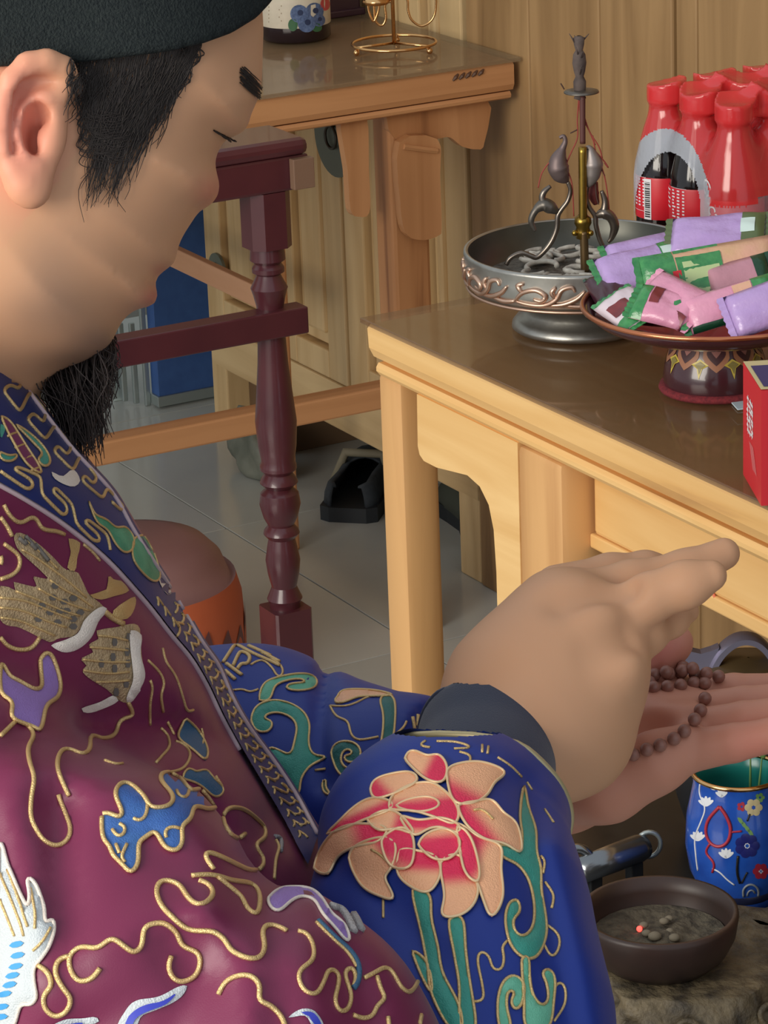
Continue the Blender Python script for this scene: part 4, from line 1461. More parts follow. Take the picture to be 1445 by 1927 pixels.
for k in range(7):
    p = em + [RNG.uniform(-.004, .03), RNG.uniform(-.01, .03), .001]
    MB().ball(p, RNG.uniform(.003, .006), 10, sc=(1, 1, .6)).build('ash_lump', mat('grey_brown_lump', (126, 116, 98), 0.95), cen, smooth=True)

# enamelled vase
vb = onz(1388, 1690, LZ)
vs_ = thing('enamel_vase', vb, 'blue enamelled vase with painted flowers and a gold rim', 'vase')
sc_px = F_PX / proj(vb)[2]
def vz(py):
    return onv(1388, py, vb)[2]
R1 = 98 / sc_px
vp = [(.001, LZ + .0005), (R1 * .70, LZ + .0005), (R1 * .72, LZ + .008), (R1 * .75, vz(1665)), (R1 * .92, vz(1630)), (R1 * 1.0, vz(1585)), (R1 * .97, vz(1530)), (R1 * .88, vz(1490)), (R1 * .84, vz(1470)), (R1 * .86, vz(1452))]
ENB = mat('blue_enamel', (40, 92, 190), 0.18, noise=(36, (30, 70, 160), 0.2), coat=0.5)
MB().lathe(vp, (vb[0], vb[1], 0), 56).build('vase_body', ENB, vs_, smooth=True)
MB().lathe([(R1 * .86, vz(1452)), (R1 * .80, vz(1455)), (R1 * .78, vz(1490)), (R1 * .85, vz(1540)), (.001, vz(1600))], (vb[0], vb[1], 0), 48).build('teal_lining', mat('teal_enamel', (30, 116, 108), 0.25), vs_, smooth=True)
MB().tube([np.array([vb[0] + R1 * .845 * math.cos(a), vb[1] + R1 * .845 * math.sin(a), vz(1452)]) for a in np.linspace(0, 2 * math.pi, 57)[:-1]], .0022, 8, closed=True).build('gold_rim', GOLDW, vs_, smooth=True)
MB().lathe([(R1 * .74, vz(1672)), (R1 * .78, vz(1668)), (R1 * .80, vz(1650)), (R1 * .77, vz(1650))], (vb[0], vb[1], 0), 48).build('foot_band', mat('dark_navy_enamel', (30, 34, 60), 0.3), vs_, smooth=True)
vbody = [o for o in vs_.children if o.name.startswith('vase_body')][0]
VB = bvh_of([vbody])
cvE = lambda pts: [(950 + a / 2.919, 1350 + b / 2.919) for a, b in pts]
WH = mat('white_enamel', (226, 228, 232), 0.3); RDE = mat('red_enamel', (170, 44, 62), 0.3); NVE = mat('navy_enamel', (36, 40, 110), 0.3); YE = mat('cream_enamel', (200, 184, 140), 0.3); GE = mat('leaf_green_enamel', (110, 150, 84), 0.3)
def vcord(pts, r, m, nm): return cord(VB, cvE(pts), r, m, vbody, nm, step=4, n=5)
def vpatch(pts, m, nm, h=.0006): return patch(VB, cvE(pts), h, m, vbody, nm, step=3, grid=6, edge=.0003)
vcord([(1180, 490), (1120, 560), (1105, 630), (1130, 690), (1180, 710), (1225, 680), (1240, 610), (1215, 540), (1180, 490)], .0016, RDE, 'red_scroll')
vcord([(1130, 690), (1105, 740), (1150, 800), (1140, 850)], .0012, RDE, 'red_scroll'); vcord([(1240, 630), (1300, 625)], .0010, RDE, 'red_scroll')
vcord([(1075, 350), (1070, 420), (1100, 500), (1075, 580), (1045, 660), (1050, 760), (1060, 840)], .0008, WH, 'white_stem')
vcord([(1140, 830), (1180, 850), (1220, 890), (1260, 920)], .0008, WH, 'white_stem')
for (x, y, s) in ((1105, 480, 1.0), (1060, 670, 1.0), (1215, 765, 1.0), (1150, 390, .9), (1190, 430, .8)):
    for k in range(5):
        a = math.radians(-150 + 30 * k)
        tx, ty = x + 50 * s * math.cos(a), y + 50 * s * math.sin(a)
        nx, ny = -math.sin(a) * 11 * s, math.cos(a) * 11 * s
        mx, my = (x + tx) / 2, (y + ty) / 2
        vpatch([(x, y + 10), (mx + nx, my + ny), (tx, ty), (mx - nx, my - ny)], WH, 'white_petal')
def blossom(x, y, r, m, nm, n=7):
    for k in range(n):
        a = 2 * math.pi * k / n
        cx_, cy_ = x + r * .62 * math.cos(a), y + r * .62 * math.sin(a)
        vpatch([(cx_ + r * .42 * math.cos(t), cy_ + r * .42 * math.sin(t)) for t in np.linspace(0, 6.28, 9)[:-1]], m, nm, .0006)
blossom(1330, 705, 66, NVE, 'navy_petal'); blossom(1330, 705, 44, WH, 'white_petal', 6)
blossom(1365, 495, 48, YE, 'cream_petal', 6); blossom(1405, 845, 44, RDE, 'red_petal', 6); blossom(1300, 490, 26, RDE, 'red_petal', 5); blossom(1400, 440, 26, GE, 'green_petal', 5)
blossom(1405, 845, 14, WH, 'white_heart', 4)
vcord([(1330, 570), (1345, 530)], .0009, BLKP, 'dark_stem'); vcord([(1280, 760), (1275, 850), (1290, 910)], .0012, BLKP, 'dark_stem'); vcord([(1330, 850), (1300, 910)], .0009, BLKP, 'dark_stem')
for k in range(4):
    x, y = 1295 + 18 * k, 570 + 22 * k
    vpatch([(x - 18, y - 20), (x + 4, y - 14), (x + 16, y + 16), (x - 6, y + 8)], GE, 'green_leaf')
vcord([(1310, 985), (1310, 940), (1350, 915), (1390, 940), (1390, 980)], .0010, mat('grey_enamel', (140, 146, 150), .4), 'grey_scroll'); vcord([(1330, 980), (1335, 955), (1360, 945), (1372, 965)], .0008, mat('grey_enamel', (140, 146, 150)), 'grey_scroll')
for k in range(3):
    x = 1260 + 60 * k
    vcord([(x - 22, 375), (x, 355), (x + 22, 375)], .0008, mat('grey_enamel', (140, 146, 150)), 'grey_scroll')
# green sprig standing in the vase
sp = MB(); spc = onv(1442, 1440, vb)
for k in range(5):
    b0_ = np.array([vb[0] + .008 * k - .01, vb[1] + .02, vz(1560)])
    tp = np.array([vb[0] + .012 * k - .012, vb[1] + .022 + .004 * k, vz(1420 + 8 * (k % 3))])
    sp.tube([b0_, (b0_ + tp) / 2, tp], [.0012, .0012, .0005], 5); sp.ball(tp, .005, 8, sc=(1, .5, 1.3))
tag(sp.build('green_sprig', mat('sprig_green', (96, 130, 70), 0.6), smooth=True), 'small green sprig standing in the blue enamelled vase', 'sprig')

# lidded pot with a loop handle, behind the open palm
kb = onz(1410, 1232, .585); kb = np.array([kb[0] - .03, kb[1] + .02, LZ])
kt = thing('lidded_pot', kb, 'brown lidded pot with a violet grey metal loop handle behind the palm', 'pot')
BRN = mat('olive_brown_glaze', (92, 74, 46), 0.3, noise=(18, (74, 60, 40), 0.2))
MB().lathe([(.001, LZ + .0005), (.050, LZ + .0005), (.056, LZ + .006), (.066, LZ + .04), (.068, LZ + .08), (.062, LZ + .12), (.055, LZ + .135)], (kb[0], kb[1], 0), 48).build('pot_body', mat('black_iron', (30, 30, 32), 0.4), kt, smooth=True)
MB().lathe([(.055, LZ + .135), (.060, LZ + .139), (.058, LZ + .146), (.050, LZ + .156), (.034, LZ + .164), (.001, LZ + .168)], (kb[0], kb[1], 0), 48).build('lid', BRN, kt, smooth=True)
MB().tube([np.array([kb[0] + .052 * math.cos(a), kb[1] + .052 * math.sin(a), LZ + .003]) for a in np.linspace(0, 6.283, 49)[:-1]], .0022, 6, closed=True).build('base_ring', ALU, kt, smooth=True)
VIO = mat('violet_steel', (134, 130, 150), 0.3, metal=0.5)
hp = [(1334, 1300), (1338, 1262), (1354, 1230), (1378, 1208), (1402, 1201), (1426, 1208), (1448, 1232), (1460, 1268), (1463, 1300)]
hq = cr([onv(x, y, kb) for x, y in hp], 5)
dirn = np.array([FW[0], FW[1], 0]); dirn /= np.linalg.norm(dirn)
hb = MB(); m_ = len(hq); vs = []
for i, p in enumerate(hq):
    t = hq[min(i + 1, m_ - 1)] - hq[max(i - 1, 0)]; t /= np.linalg.norm(t); nn = np.cross(dirn, t); nn /= np.linalg.norm(nn)
    cen_ = onv(1400, 1275, kb)
    if nn @ (p - cen_) < 0: nn = -nn
    for (s, q) in ((-1, -.4), (1, -.4), (1, .4), (.6, .7), (-.6, .7), (-1, .4)):
        vs.append(p + dirn * .011 * s + nn * .0062 * q)
hb.add(vs, [(i * 6 + k, i * 6 + (k + 1) % 6, (i + 1) * 6 + (k + 1) % 6, (i + 1) * 6 + k) for i in range(m_ - 1) for k in range(6)] + [tuple(range(6)), tuple((m_ - 1) * 6 + k for k in range(6))])
hb.build('loop_handle', VIO, kt, smooth=True, auto=50)
fl3 = [onv(x, y, kb) for x, y in ((1284, 1204), (1300, 1222), (1318, 1226), (1338, 1220), (1352, 1214), (1344, 1240), (1336, 1275), (1320, 1280), (1290, 1268))]
fp3 = MB(); k_ = len(fl3)
fp3.add([p - dirn * .006 for p in fl3] + [p + dirn * .006 for p in fl3], [tuple(range(k_)), tuple(range(k_, 2 * k_))] + [(i, (i + 1) % k_, k_ + (i + 1) % k_, k_ + i) for i in range(k_)])
fp3.build('handle_root', VIO, kt)
# metal holder lying on the low table
ta, tb = onz(1090, 1640, LZ + .03), onz(1218, 1590, LZ + .03)
tl = thing('metal_tube', (ta + tb) / 2 - [0, 0, .03], 'short polished metal tube with a ring end beside the censer', 'tube')
PEW = mat('dark_pewter', (128, 132, 136), 0.22, metal=0.9)
MB().tube([ta + (tb - ta) * t for t in (0, .5, .86, .95, 1.0)], [.0115, .0125, .0125, .011, .004], 20).build('barrel', PEW, tl, smooth=True)
MB().tube([tb + (tb - ta) * .02 + np.array([0, 0, .012]) * math.cos(a) + np.array([.004, .01, 0]) * math.sin(a) for a in np.linspace(0, 6.283, 21)[:-1]], .0022, 6, closed=True).build('end_rim', ALU, tl, smooth=True)
rg = onz(1088, 1628, LZ + .03)
MB().tube([rg + np.array(RT) * .012 * math.cos(a) + np.array([0, 0, .016]) * math.sin(a) for a in np.linspace(0, 6.283, 25)[:-1]], .0045, 8, closed=True).build('ring_end', PEW, tl, smooth=True)
for t in (.2, .8):
    p = ta + (tb - ta) * t
    MB().box((p[0] - .006, p[1] - .006, LZ), (p[0] + .006, p[1] + .006, LZ + .022), .001).build('foot', BLT, tl)
# ------------------------------------------------------------------ the seated person
HD = 1.47                       # distance of the middle of the head
pb_ = at(-60, 2100, 1.60)
person = thing('person', (pb_[0], pb_[1], 0.0), 'person in a maroon embroidered robe and black cap, cupping a bead string', 'person')

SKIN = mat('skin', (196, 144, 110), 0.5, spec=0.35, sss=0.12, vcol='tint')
HAIR = mat('black_hair', (50, 44, 42), 0.6, spec=0.3)
MAROON = mat('maroon_satin', (118, 34, 74), 0.42, spec=0.45, sheen=0.06, noise=(5, (108, 30, 66), 0.3), bump=(1500, 0.05))
BLUE = mat('royal_blue_satin', (24, 52, 140), 0.5, spec=0.35, sheen=0.05, noise=(6, (20, 44, 126), 0.3), bump=(1500, 0.05))
NAVY = mat('navy_cotton', (36, 44, 66), 0.75, sheen=0.2, bump=(1200, 0.15))
PIPING = mat('pale_piping', (196, 172, 178), 0.4, sheen=0.2)

# ---- head: outline in profile, rounded to the width of a head
face = [(100, -330), (300, -290), (430, -160), (484, -30), (495, 40), (494, 100), (493, 140), (489, 172), (480, 196), (472, 214), (468, 230), (460, 243), (446, 252), (430, 258), (419, 268), (410, 284), (405, 302), (407, 322), (412, 342), (412, 356), (406, 372), (396, 383), (384, 391), (372, 399),
        (362, 414), (350, 432), (341, 448), (334, 466), (331, 482), (326, 494), (312, 506), (299, 516), (292, 528), (292, 538), (296, 550), (294, 562), (286, 573), (272, 578), (256, 582), (240, 592), (226, 608), (217, 626), (206, 646), (186, 662), (150, 682), (90, 700), (20, 720), (-40, 760),
        (-300, 760), (-300, 480), (-350, 250), (-370, 60), (-330, -140), (-180, -290)]
face = [tuple(p) for p in resample(cr(face, 4, True), 9, True)]
lo = P(-400, -360, HD) - [0.01, 0.01, 0]; lo[2] = 1.33
hi = P(540, 1010, HD) + [0.01, 0, 0]; hi[2] = 1.62
G = Grid(lo, hi, 0.0021)
d2 = G.dist2(face, HD)[:, :, None]
R_ = 0.070
zz = G.z - HD
# the half-width narrows towards the front of the face
xm = (G.x - P(0, 0, HD)[0]) / (P(490, 0, HD)[0] - P(0, 0, HD)[0])
Rl = R_ - 0.010 * np.clip(xm - 0.45, 0, 1)
dd = np.minimum(d2, Rl)
G.F = (np.sqrt(zz * zz + (Rl - dd) ** 2) - Rl).astype(np.float32)
G.F = np.where(d2 < 0, np.maximum(G.F, -d2), G.F)
NS = HD - R_                    # near side of the head
def gb(px, py, rx, ry, amp, all_z=False):
    c = P(px, py, NS + .004)
    w = 1.0 if all_z else np.clip((HD - .004 - G.z) / .03, 0, 1)
    G.F = (G.F - amp * np.exp(-(((G.x - c[0]) / (rx * NS / F_PX)) ** 2 + ((G.y - c[1]) / (ry * NS / F_PX)) ** 2)) * w).astype(np.float32)
gb(310, 310, 120, 85, .0026)      # cheekbone
gb(70, 570, 130, 70, .0018)      # angle of the jaw
gb(200, 460, 120, 120, -.0007)     # hollow of the cheek
gb(462, 165, 34, 20, .0030)      # brow
gb(418, 222, 34, 26, -.0034)     # eye socket
gb(448, 238, 17, 13, .0034)      # lid
gb(402, 272, 30, 12, -.0014)
gb(398, 352, 20, 22, .0030)      # wing of the nose
gb(372, 372, 14, 30, -.0016)
gb(330, 440, 34, 60, -.0006)     # fold beside the mouth
gb(268, 540, 18, 10, -.0018)     # corner of the mouth
gb(278, 562, 20, 11, .0022)
gb(244, 588, 20, 10, -.0010)
gb(205, 630, 30, 24, .0022)      # chin
G.sub(G.cone(P(430, 259, HD - .016), P(404, 250, HD - .050), .0014, .0010), .004)
G.sub(G.ell(P(380, 396, HD - .010), (.0030, .0022, .0040)), .003)
G.sub(G.cone(P(294, 534, HD - .0), P(264, 543, HD - .030), .0012, .0006), .004)
G.add(G.cone(P(-130, 560, HD + .01), P(-170, 1000, HD + .06), .052, .060), .02)    # neck
# ear
ez = NS - .002
def E3(pts, r, dz, k, fl=None):
    q = [P(x, y, ez + z_) for (x, y), z_ in zip(pts, dz)]
    for i in range(len(q) - 1):
        rr_ = r if not hasattr(r, '__len__') else (r[i], r[i + 1])
        ra, rb_ = (rr_ if isinstance(rr_, tuple) else (rr_, rr_))
        G.add(G.cone(q[i], q[i + 1], ra, rb_), k)
G.add(G.ell(P(66, 225, ez - .006), (.0145, .026, .0075)), .006)
hel = [(120, 196), (134, 160), (118, 128), (88, 116), (52, 122), (24, 150), (9, 190), (4, 235), (10, 280), (26, 318), (46, 346), (62, 360)]
E3(hel, [.0035, .0042, .0048, .005, .005, .0048, .0048, .0046, .0046, .005, .0058, .0062], [-.002, -.006, -.010, -.014, -.016, -.017, -.016, -.015, -.013, -.011, -.009, -.006], .004)
G.add(G.ell(P(52, 338, ez - .008), (.0085, .0105, .0055)), .006)
G.sub(G.ell(P(62, 168, ez - .015), (.0100, .0050, .0045)), .004)
G.sub(G.cone(P(36, 190, ez - .0155), P(30, 280, ez - .0145), .0032, .003), .003)
E3([(110, 176), (78, 190), (52, 214), (44, 252), (52, 290), (66, 312)], .0036, [-.009, -.011, -.012, -.012, -.011, -.010], .004)
G.sub(G.ell(P(70, 236, ez - .012), (.0062, .0108, .0105)), .003)
G.sub(G.ell(P(66, 262, ez - .008), (.0045, .0075, .010)), .003)
G.add(G.ell(P(90, 262, ez - .007), (.0048, .0062, .0045)), .005)
head_me = G.mesh('head')
TOPCUT = None

# ---- hands
def finger(G, pts, rs, k=.004):
    for i in range(len(pts) - 1):
        G.add(G.cone(P(*pts[i]), P(*pts[i + 1]), rs[i], rs[i + 1]), k)


# right hand: back of the hand to the viewer, fingers swept up and to the right
lo = P(760, 980, 1.70); lo[2] = 1.52; hi = P(1430, 1640, 1.74); hi[2] = 1.76
GR = Grid(lo, hi, 0.0016)
flat = np.array([0.55, 0.20, -0.81])
GR.add(GR.cone(P(880, 1620, 1.59), P(945, 1385, 1.625), .030, .029))
GR.add(GR.cone(P(945, 1390, 1.625), P(1000, 1300, 1.635), .031, .036), .02)
GR.add(GR.cone(P(1000, 1310, 1.635), P(1075, 1200, 1.645), .037, .033), .02)
GR.add(GR.cone(P(1040, 1330, 1.628), P(1125, 1265, 1.632), .034, .026), .02)
GR.add(GR.cone(P(950, 1290, 1.655), P(1050, 1155, 1.67), .026, .021), .025)
GR.add(GR.ell(P(1070, 1400, 1.638), (.028, .024, .026)), .03)
GR.add(GR.ell(P(1165, 1252, 1.612), (.0105, .0105, .011)), .016)        # little-finger knuckle
GR.add(GR.ell(P(1120, 1172, 1.628), (.011, .011, .011)), .018)
finger(GR, [(1118, 1170, 1.640), (1210, 1128, 1.638), (1290, 1100, 1.636), (1338, 1083, 1.636)], [.0150, .0128, .0112, .0082], .008)       # ring finger
finger(GR, [(1085, 1125, 1.668), (1190, 1100, 1.672), (1290, 1075, 1.676), (1362, 1042, 1.680)], [.0140, .0122, .0108, .0085], .006)        # middle finger
finger(GR, [(1050, 1110, 1.69), (1150, 1088, 1.70), (1215, 1078, 1.705), (1262, 1078, 1.712)], [.0135, .0125, .0110, .0085], .006)          # fore finger
finger(GR, [(1150, 1235, 1.630), (1215, 1195, 1.648), (1262, 1166, 1.664), (1292, 1150, 1.676)], [.0120, .0100, .0086, .0066], .006)        # little finger
finger(GR, [(980, 1250, 1.675), (1040, 1230, 1.705), (1100, 1215, 1.715), (1145, 1200, 1.72)], [.0150, .0130, .0110, .0085], .008)           # thumb, behind
GR.sub(GR.cone(P(1060, 1124, 1.618), P(1180, 1106, 1.632), .0030, .0030), .018)      # between the fingers
GR.sub(GR.cone(P(1130, 1210, 1.594), P(1190, 1196, 1.612), .0035, .003), .018)
rhand_me = GR.mesh('hand')

# left hand: palm up and open, fingers out of frame to the right
lo = P(880, 1120, 1.80); lo[2] = 1.60; hi = P(1720, 1640, 1.80); hi[2] = 1.88
GL = Grid(lo, hi, 0.0017)
GL.add(GL.cone(P(820, 1500, 1.78), P(980, 1480, 1.765), .030, .029))
GL.add(GL.cone(P(980, 1485, 1.765), P(1070, 1470, 1.745), .029, .026), .02)
finger(GL, [(1060, 1480, 1.735), (1140, 1466, 1.712), (1230, 1430, 1.702), (1290, 1405, 1.702)], [.0235, .0215, .0165, .0130], .012)        # heel and little-finger side
finger(GL, [(1060, 1440, 1.75), (1150, 1420, 1.735), (1240, 1385, 1.725), (1300, 1368, 1.725)], [.0220, .0170, .0145, .0130], .014)
finger(GL, [(1060, 1410, 1.765), (1150, 1380, 1.755), (1240, 1350, 1.748), (1300, 1338, 1.748)], [.0220, .0165, .0145, .0130], .014)
finger(GL, [(1060, 1390, 1.775), (1130, 1340, 1.775), (1220, 1325, 1.768), (1290, 1315, 1.766)], [.0220, .0185, .0150, .0130], .014)
finger(GL, [(1080, 1370, 1.772), (1140, 1310, 1.772), (1195, 1252, 1.768), (1244, 1220, 1.765), (1272, 1208, 1.764)], [.0200, .0165, .0135, .0124, .0095], .008)   # thumb
finger(GL, [(1290, 1318, 1.764), (1380, 1304, 1.762), (1460, 1300, 1.765), (1540, 1302, 1.772), (1600, 1310, 1.78)], [.0122, .0108, .0098, .0088, .0066], .002)
finger(GL, [(1300, 1345, 1.744), (1400, 1330, 1.738), (1500, 1318, 1.738), (1580, 1316, 1.745), (1650, 1322, 1.755)], [.0124, .0112, .0102, .0090, .0066], .002)
finger(GL, [(1295, 1378, 1.722), (1400, 1358, 1.714), (1490, 1342, 1.712), (1570, 1336, 1.718), (1630, 1340, 1.728)], [.0122, .0110, .0098, .0086, .0064], .002)
finger(GL, [(1290, 1415, 1.702), (1380, 1398, 1.694), (1450, 1384, 1.690), (1510, 1376, 1.692), (1550, 1374, 1.697)], [.0118, .0104, .0092, .0080, .0060], .002)
GL.sub(GL.ell(P(1190, 1368, 1.712), (.020, .012, .012)), .012)          # hollow of the palm
GL.sub(GL.cone(P(1120, 1432, 1.708), P(1230, 1412, 1.688), .0018, .0014), .005)
lhand_me = GL.mesh('hand')

# torso and arms under the robe, so that head and hands belong to one figure
lo = P(-560, 640, 1.7); lo[2] = 1.30; hi = P(1000, 2700, 1.86); hi[2] = 1.98
GT = Grid(lo, hi, 0.008)
GT.add(GT.cone(P(-230, 1050, 1.55), P(-60, 1900, 1.62), .085, .11))
GT.add(GT.cone(P(-60, 1900, 1.60), P(-20, 2600, 1.66), .12, .13), .05)
GT.add(GT.cone(P(-150, 620, 1.48), P(-190, 1050, 1.54), .046, .056), .03)
for a_, b_, r0, r1 in (((-180, 1480, 1.42), (480, 2040, 1.36), .045, .04), ((480, 2040, 1.36), (880, 2080, 1.40), .04, .036), ((880, 2080, 1.40), (900, 1600, 1.585), .036, .028),
                       ((-160, 1150, 1.74), (250, 1560, 1.86), .045, .04), ((250, 1560, 1.86), (840, 1500, 1.775), .038, .028)):
    GT.add(GT.cone(P(*a_), P(*b_), r0, r1), .03)
torso_me = GT.mesh('torso')


def join(meshes, name):
    bm = bmesh.new()
    for me in meshes:
        bm.from_mesh(me)
    out = bpy.data.meshes.new(name)
    bm.to_mesh(out); bm.free()
    for me in meshes:
        bpy.data.meshes.remove(me)
    return out


nh = len(head_me.vertices); nr = len(rhand_me.vertices); nl = len(lhand_me.vertices)
body_me = join([head_me, rhand_me, lhand_me, torso_me], 'body')
co = np.zeros(len(body_me.vertices) * 3, np.float32); body_me.vertices.foreach_get('co', co); co = co.reshape(-1, 3)
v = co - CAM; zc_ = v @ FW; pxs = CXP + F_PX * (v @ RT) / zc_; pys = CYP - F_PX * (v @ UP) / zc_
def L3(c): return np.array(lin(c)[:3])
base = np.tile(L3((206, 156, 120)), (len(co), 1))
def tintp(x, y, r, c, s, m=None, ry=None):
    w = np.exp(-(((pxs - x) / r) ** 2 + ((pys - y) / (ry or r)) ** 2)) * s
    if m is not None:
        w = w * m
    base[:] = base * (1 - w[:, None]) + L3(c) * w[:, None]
idx = np.arange(len(co)); hm = idx < nh; lh = (idx >= nh + nr) & (idx < nh + nr + nl); rh = (idx >= nh) & (idx < nh + nr)
tintp(40, 230, 70, (226, 136, 122), .75, hm & (zc_ < NS + .002), 140)
tintp(292, 560, 26, (176, 92, 86), .75, hm, 22); tintp(305, 512, 20, (182, 104, 92), .5, hm, 14)
tintp(400, 360, 34, (206, 122, 100), .6, hm)
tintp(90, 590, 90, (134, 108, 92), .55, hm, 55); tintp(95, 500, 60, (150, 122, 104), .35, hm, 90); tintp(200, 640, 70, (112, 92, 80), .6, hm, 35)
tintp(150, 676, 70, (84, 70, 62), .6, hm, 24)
base[lh] = base[lh] * .35 + L3((200, 132, 116)) * .65
tintp(1240, 1225, 50, (206, 120, 108), .7, lh); tintp(1420, 1420, 60, (222, 130, 112), .5, lh)
base[rh] = base[rh] * .6 + L3((206, 156, 120)) * .4
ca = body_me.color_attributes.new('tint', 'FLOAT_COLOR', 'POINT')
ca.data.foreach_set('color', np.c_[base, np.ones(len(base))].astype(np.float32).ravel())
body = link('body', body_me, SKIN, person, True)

# ---- cap
capp = [(545, 60), (524, -20), (520, -80), (500, -190), (420, -310), (250, -390), (50, -410), (-200, -350), (-385, -170), (-405, 40), (-420, 700), (545, 700)]
lo = P(-440, -440, HD) ; lo[2] = 1.36; hi = P(560, 220, HD); hi[2] = 1.58
GC = Grid(lo, hi, 0.0026)
d2 = GC.dist2([tuple(p) for p in resample(cr(capp, 3, True), 12, True)], HD)[:, :, None]
RC = 0.0775
zz = GC.z - HD
dd = np.minimum(d2, RC)
GC.F = (np.sqrt(zz * zz + (RC - dd) ** 2) - RC).astype(np.float32)
GC.F = np.where(d2 < 0, np.maximum(GC.F, -d2), GC.F)
edge = np.array([(-420, 110), (0, 126), (30, 123), (134, 119), (218, 109), (309, 98), (381, 82), (436, 62), (483, 33), (509, 5), (540, -40)], float)
ex_ = (edge[:, 0] - CXP) * HD / F_PX; ey_ = (edge[:, 1] - CYP) * HD / F_PX
pxg = CXP + F_PX * GC.x / GC.z + 0 * GC.y
yc_ = (np.interp(pxg, edge[:, 0], edge[:, 1]) - CYP) * GC.z / F_PX
GC.cut((GC.y - yc_).astype(np.float32))
cap = link('cap', GC.mesh('cap'), mat('black_knit', (28, 34, 36), 0.9, spec=0.2, bump=(900, 0.7), noise=(500, (40, 46, 46), 0.2)), person, True)
BODY = bvh_of([body]); BC_ = bvh_of([body, cap])

# ---- hair, brow, lashes and beard as strands
def strands(name, roots, m, r=.00035, seed=1, bv=BODY):
    mb = MB()
    for pts, lift in roots:
        q = cr(pts, 4); out = []
        last = None
        for i, p in enumerate(q):
            h = cast(bv, p[0], p[1])
            if h is not None and (last is None or abs(h[2] - last) < .012):
                last = h[2]; out.append(h[0] + h[1] * (.0006 + lift * i / len(q)))
            elif last is not None:
                out.append(at(p[0], p[1], last + .0))
        if len(out) > 2:
            mb.tube(out, list(np.linspace(r, r * .35, len(out))), 4, cap=False)
    o = mb.build(name, m, person, smooth=True)
    o['kind'] = 'stuff'
    return o


rh_ = np.random.default_rng(21)
rt = []
for i in range(720):
    u = rh_.uniform(0, 1) ** .9
    x = 132 + 244 * u
    top_ = np.interp(x, edge[:, 0], edge[:, 1]) - 14
    # roots lie above a hairline that runs from the temple down to the sideburn
    hl = np.interp(x, [132, 200, 250, 300, 340, 376], [150, 215, 240, 200, 150, 95])
    y0 = top_ + (hl - top_) * rh_.uniform(0, 1) ** 1.6
    ln = np.interp(u, [0, .2, .45, .7, 1], [60, 115, 165, 140, 70]) * rh_.uniform(.35, 1.15)
    dxx = -ln * (.12 + .42 * u) + rh_.normal() * 7
    cu = rh_.normal() * 5
    pts = [(x, y0), (x + dxx * .22 + cu, y0 + ln * .33), (x + dxx * .6 - cu, y0 + ln * .68), (x + dxx + rh_.normal() * 5, y0 + ln)]
    rt.append((pts, rh_.uniform(.0004, .0022)))
for i in range(60):
    x = rh_.uniform(150, 215); y0 = rh_.uniform(200, 300); s = rh_.uniform(.6, 1.1)
    rt.append(([(x + 20, y0 - 60 * s), (x + 2, y0 - 20 * s), (x - 12, y0 + 6), (x + 6 * s, y0 + 20 * s), (x + 34 * s, y0 + 14)], .002))
for i in range(60):
    x = rh_.uniform(160, 230); y0 = rh_.uniform(250, 320)
    rt.append(([(x + 24, y0 - 40), (x + 10, y0), (x + rh_.normal() * 8, y0 + 40), (x - 8 + rh_.normal() * 10, y0 + 75 + rh_.normal() * 14)], .0012))
strands('hair', rt, HAIR, r=.00036)
rt = []
for i in range(150):
    x = rh_.uniform(455, 488); y0 = rh_.uniform(132, 182); 
    if abs((x - 470) * 1.0 + 156 - y0) > 20: continue
    rt.append(([(x - 7, y0 - 7), (x, y0), (x + 5, y0 + 6)], .0006))
strands('eyebrow', rt, HAIR, r=.00032)
rt = []
for i in range(44):
    t = rh_.uniform(0, 1); x = 400 + 34 * t; y0 = 244 + 16 * t
    rt.append(([(x, y0), (x + 6, y0 + 5), (x + 13, y0 + 8 + rh_.normal())], .0016))
strands('eyelash', rt, HAIR, r=.00042)

# beard hanging from the chin
bm_ = MB()
for i in range(900):
    x0 = rh_.uniform(70, 212); y0 = np.interp(x0, [40, 120, 212], [690, 672, 636]) + rh_.normal() * 10
    z0 = 1.497 + rh_.normal() * .010
    t = (x0 - 40) / 172
    ln = np.interp(t, [0, .35, .75, 1], [90, 190, 190, 90]) * rh_.uniform(.5, 1.05)
    x1 = np.interp(t, [0, 1], [120, 196]) + rh_.normal() * 16
    w_ = rh_.normal() * 10
    q = cr([P(x0, y0, z0), P(x0 + (x1 - x0) * .3 + w_, y0 + ln * .35, z0 - .003), P(x0 + (x1 - x0) * .75 - w_, y0 + ln * .7, z0 - .002), P(x1, y0 + ln, z0 + rh_.normal() * .004)], 4)
    bm_.tube(to_world(np.array(q)), list(np.linspace(.00042, .00016, len(q))), 4, cap=False)
bo = bm_.build('beard', mat('dark_brown_hair', (44, 34, 32), 0.55), person, smooth=True); bo['kind'] = 'stuff'

# ------------------------------------------------------------------ robe
E1 = [(-60, 560), (0, 650), (60, 733), (140, 838), (215, 920), (262, 1000), (332, 1108), (385, 1200), (418, 1248), (443, 1306), (476, 1364), (526, 1432), (567, 1495), (605, 1565), (640, 1650), (690, 1800), (720, 2000), (735, 2300), (740, 2700)]
ys_ = np.array([p[1] for p in E1], float); xf_ = np.array([p[0] for p in E1], float)
xb_ = np.interp(ys_, [560, 700, 900, 1200, 1700, 2700], [-250, -400, -520, -600, -620, -600])
zc0 = np.interp(ys_, [560, 900, 1300, 2700], [1.485, 1.52, 1.57, 1.66])
rz0 = np.interp(ys_, [560, 650, 760, 900, 1100, 1500, 2700], [.075, .095, .135, .165, .18, .185, .21])
ym = (ys_ - CYP) * zc0 / F_PX; xfm = (xf_ - CXP) * zc0 / F_PX; xbm = (xb_ - CXP) * zc0 / F_PX
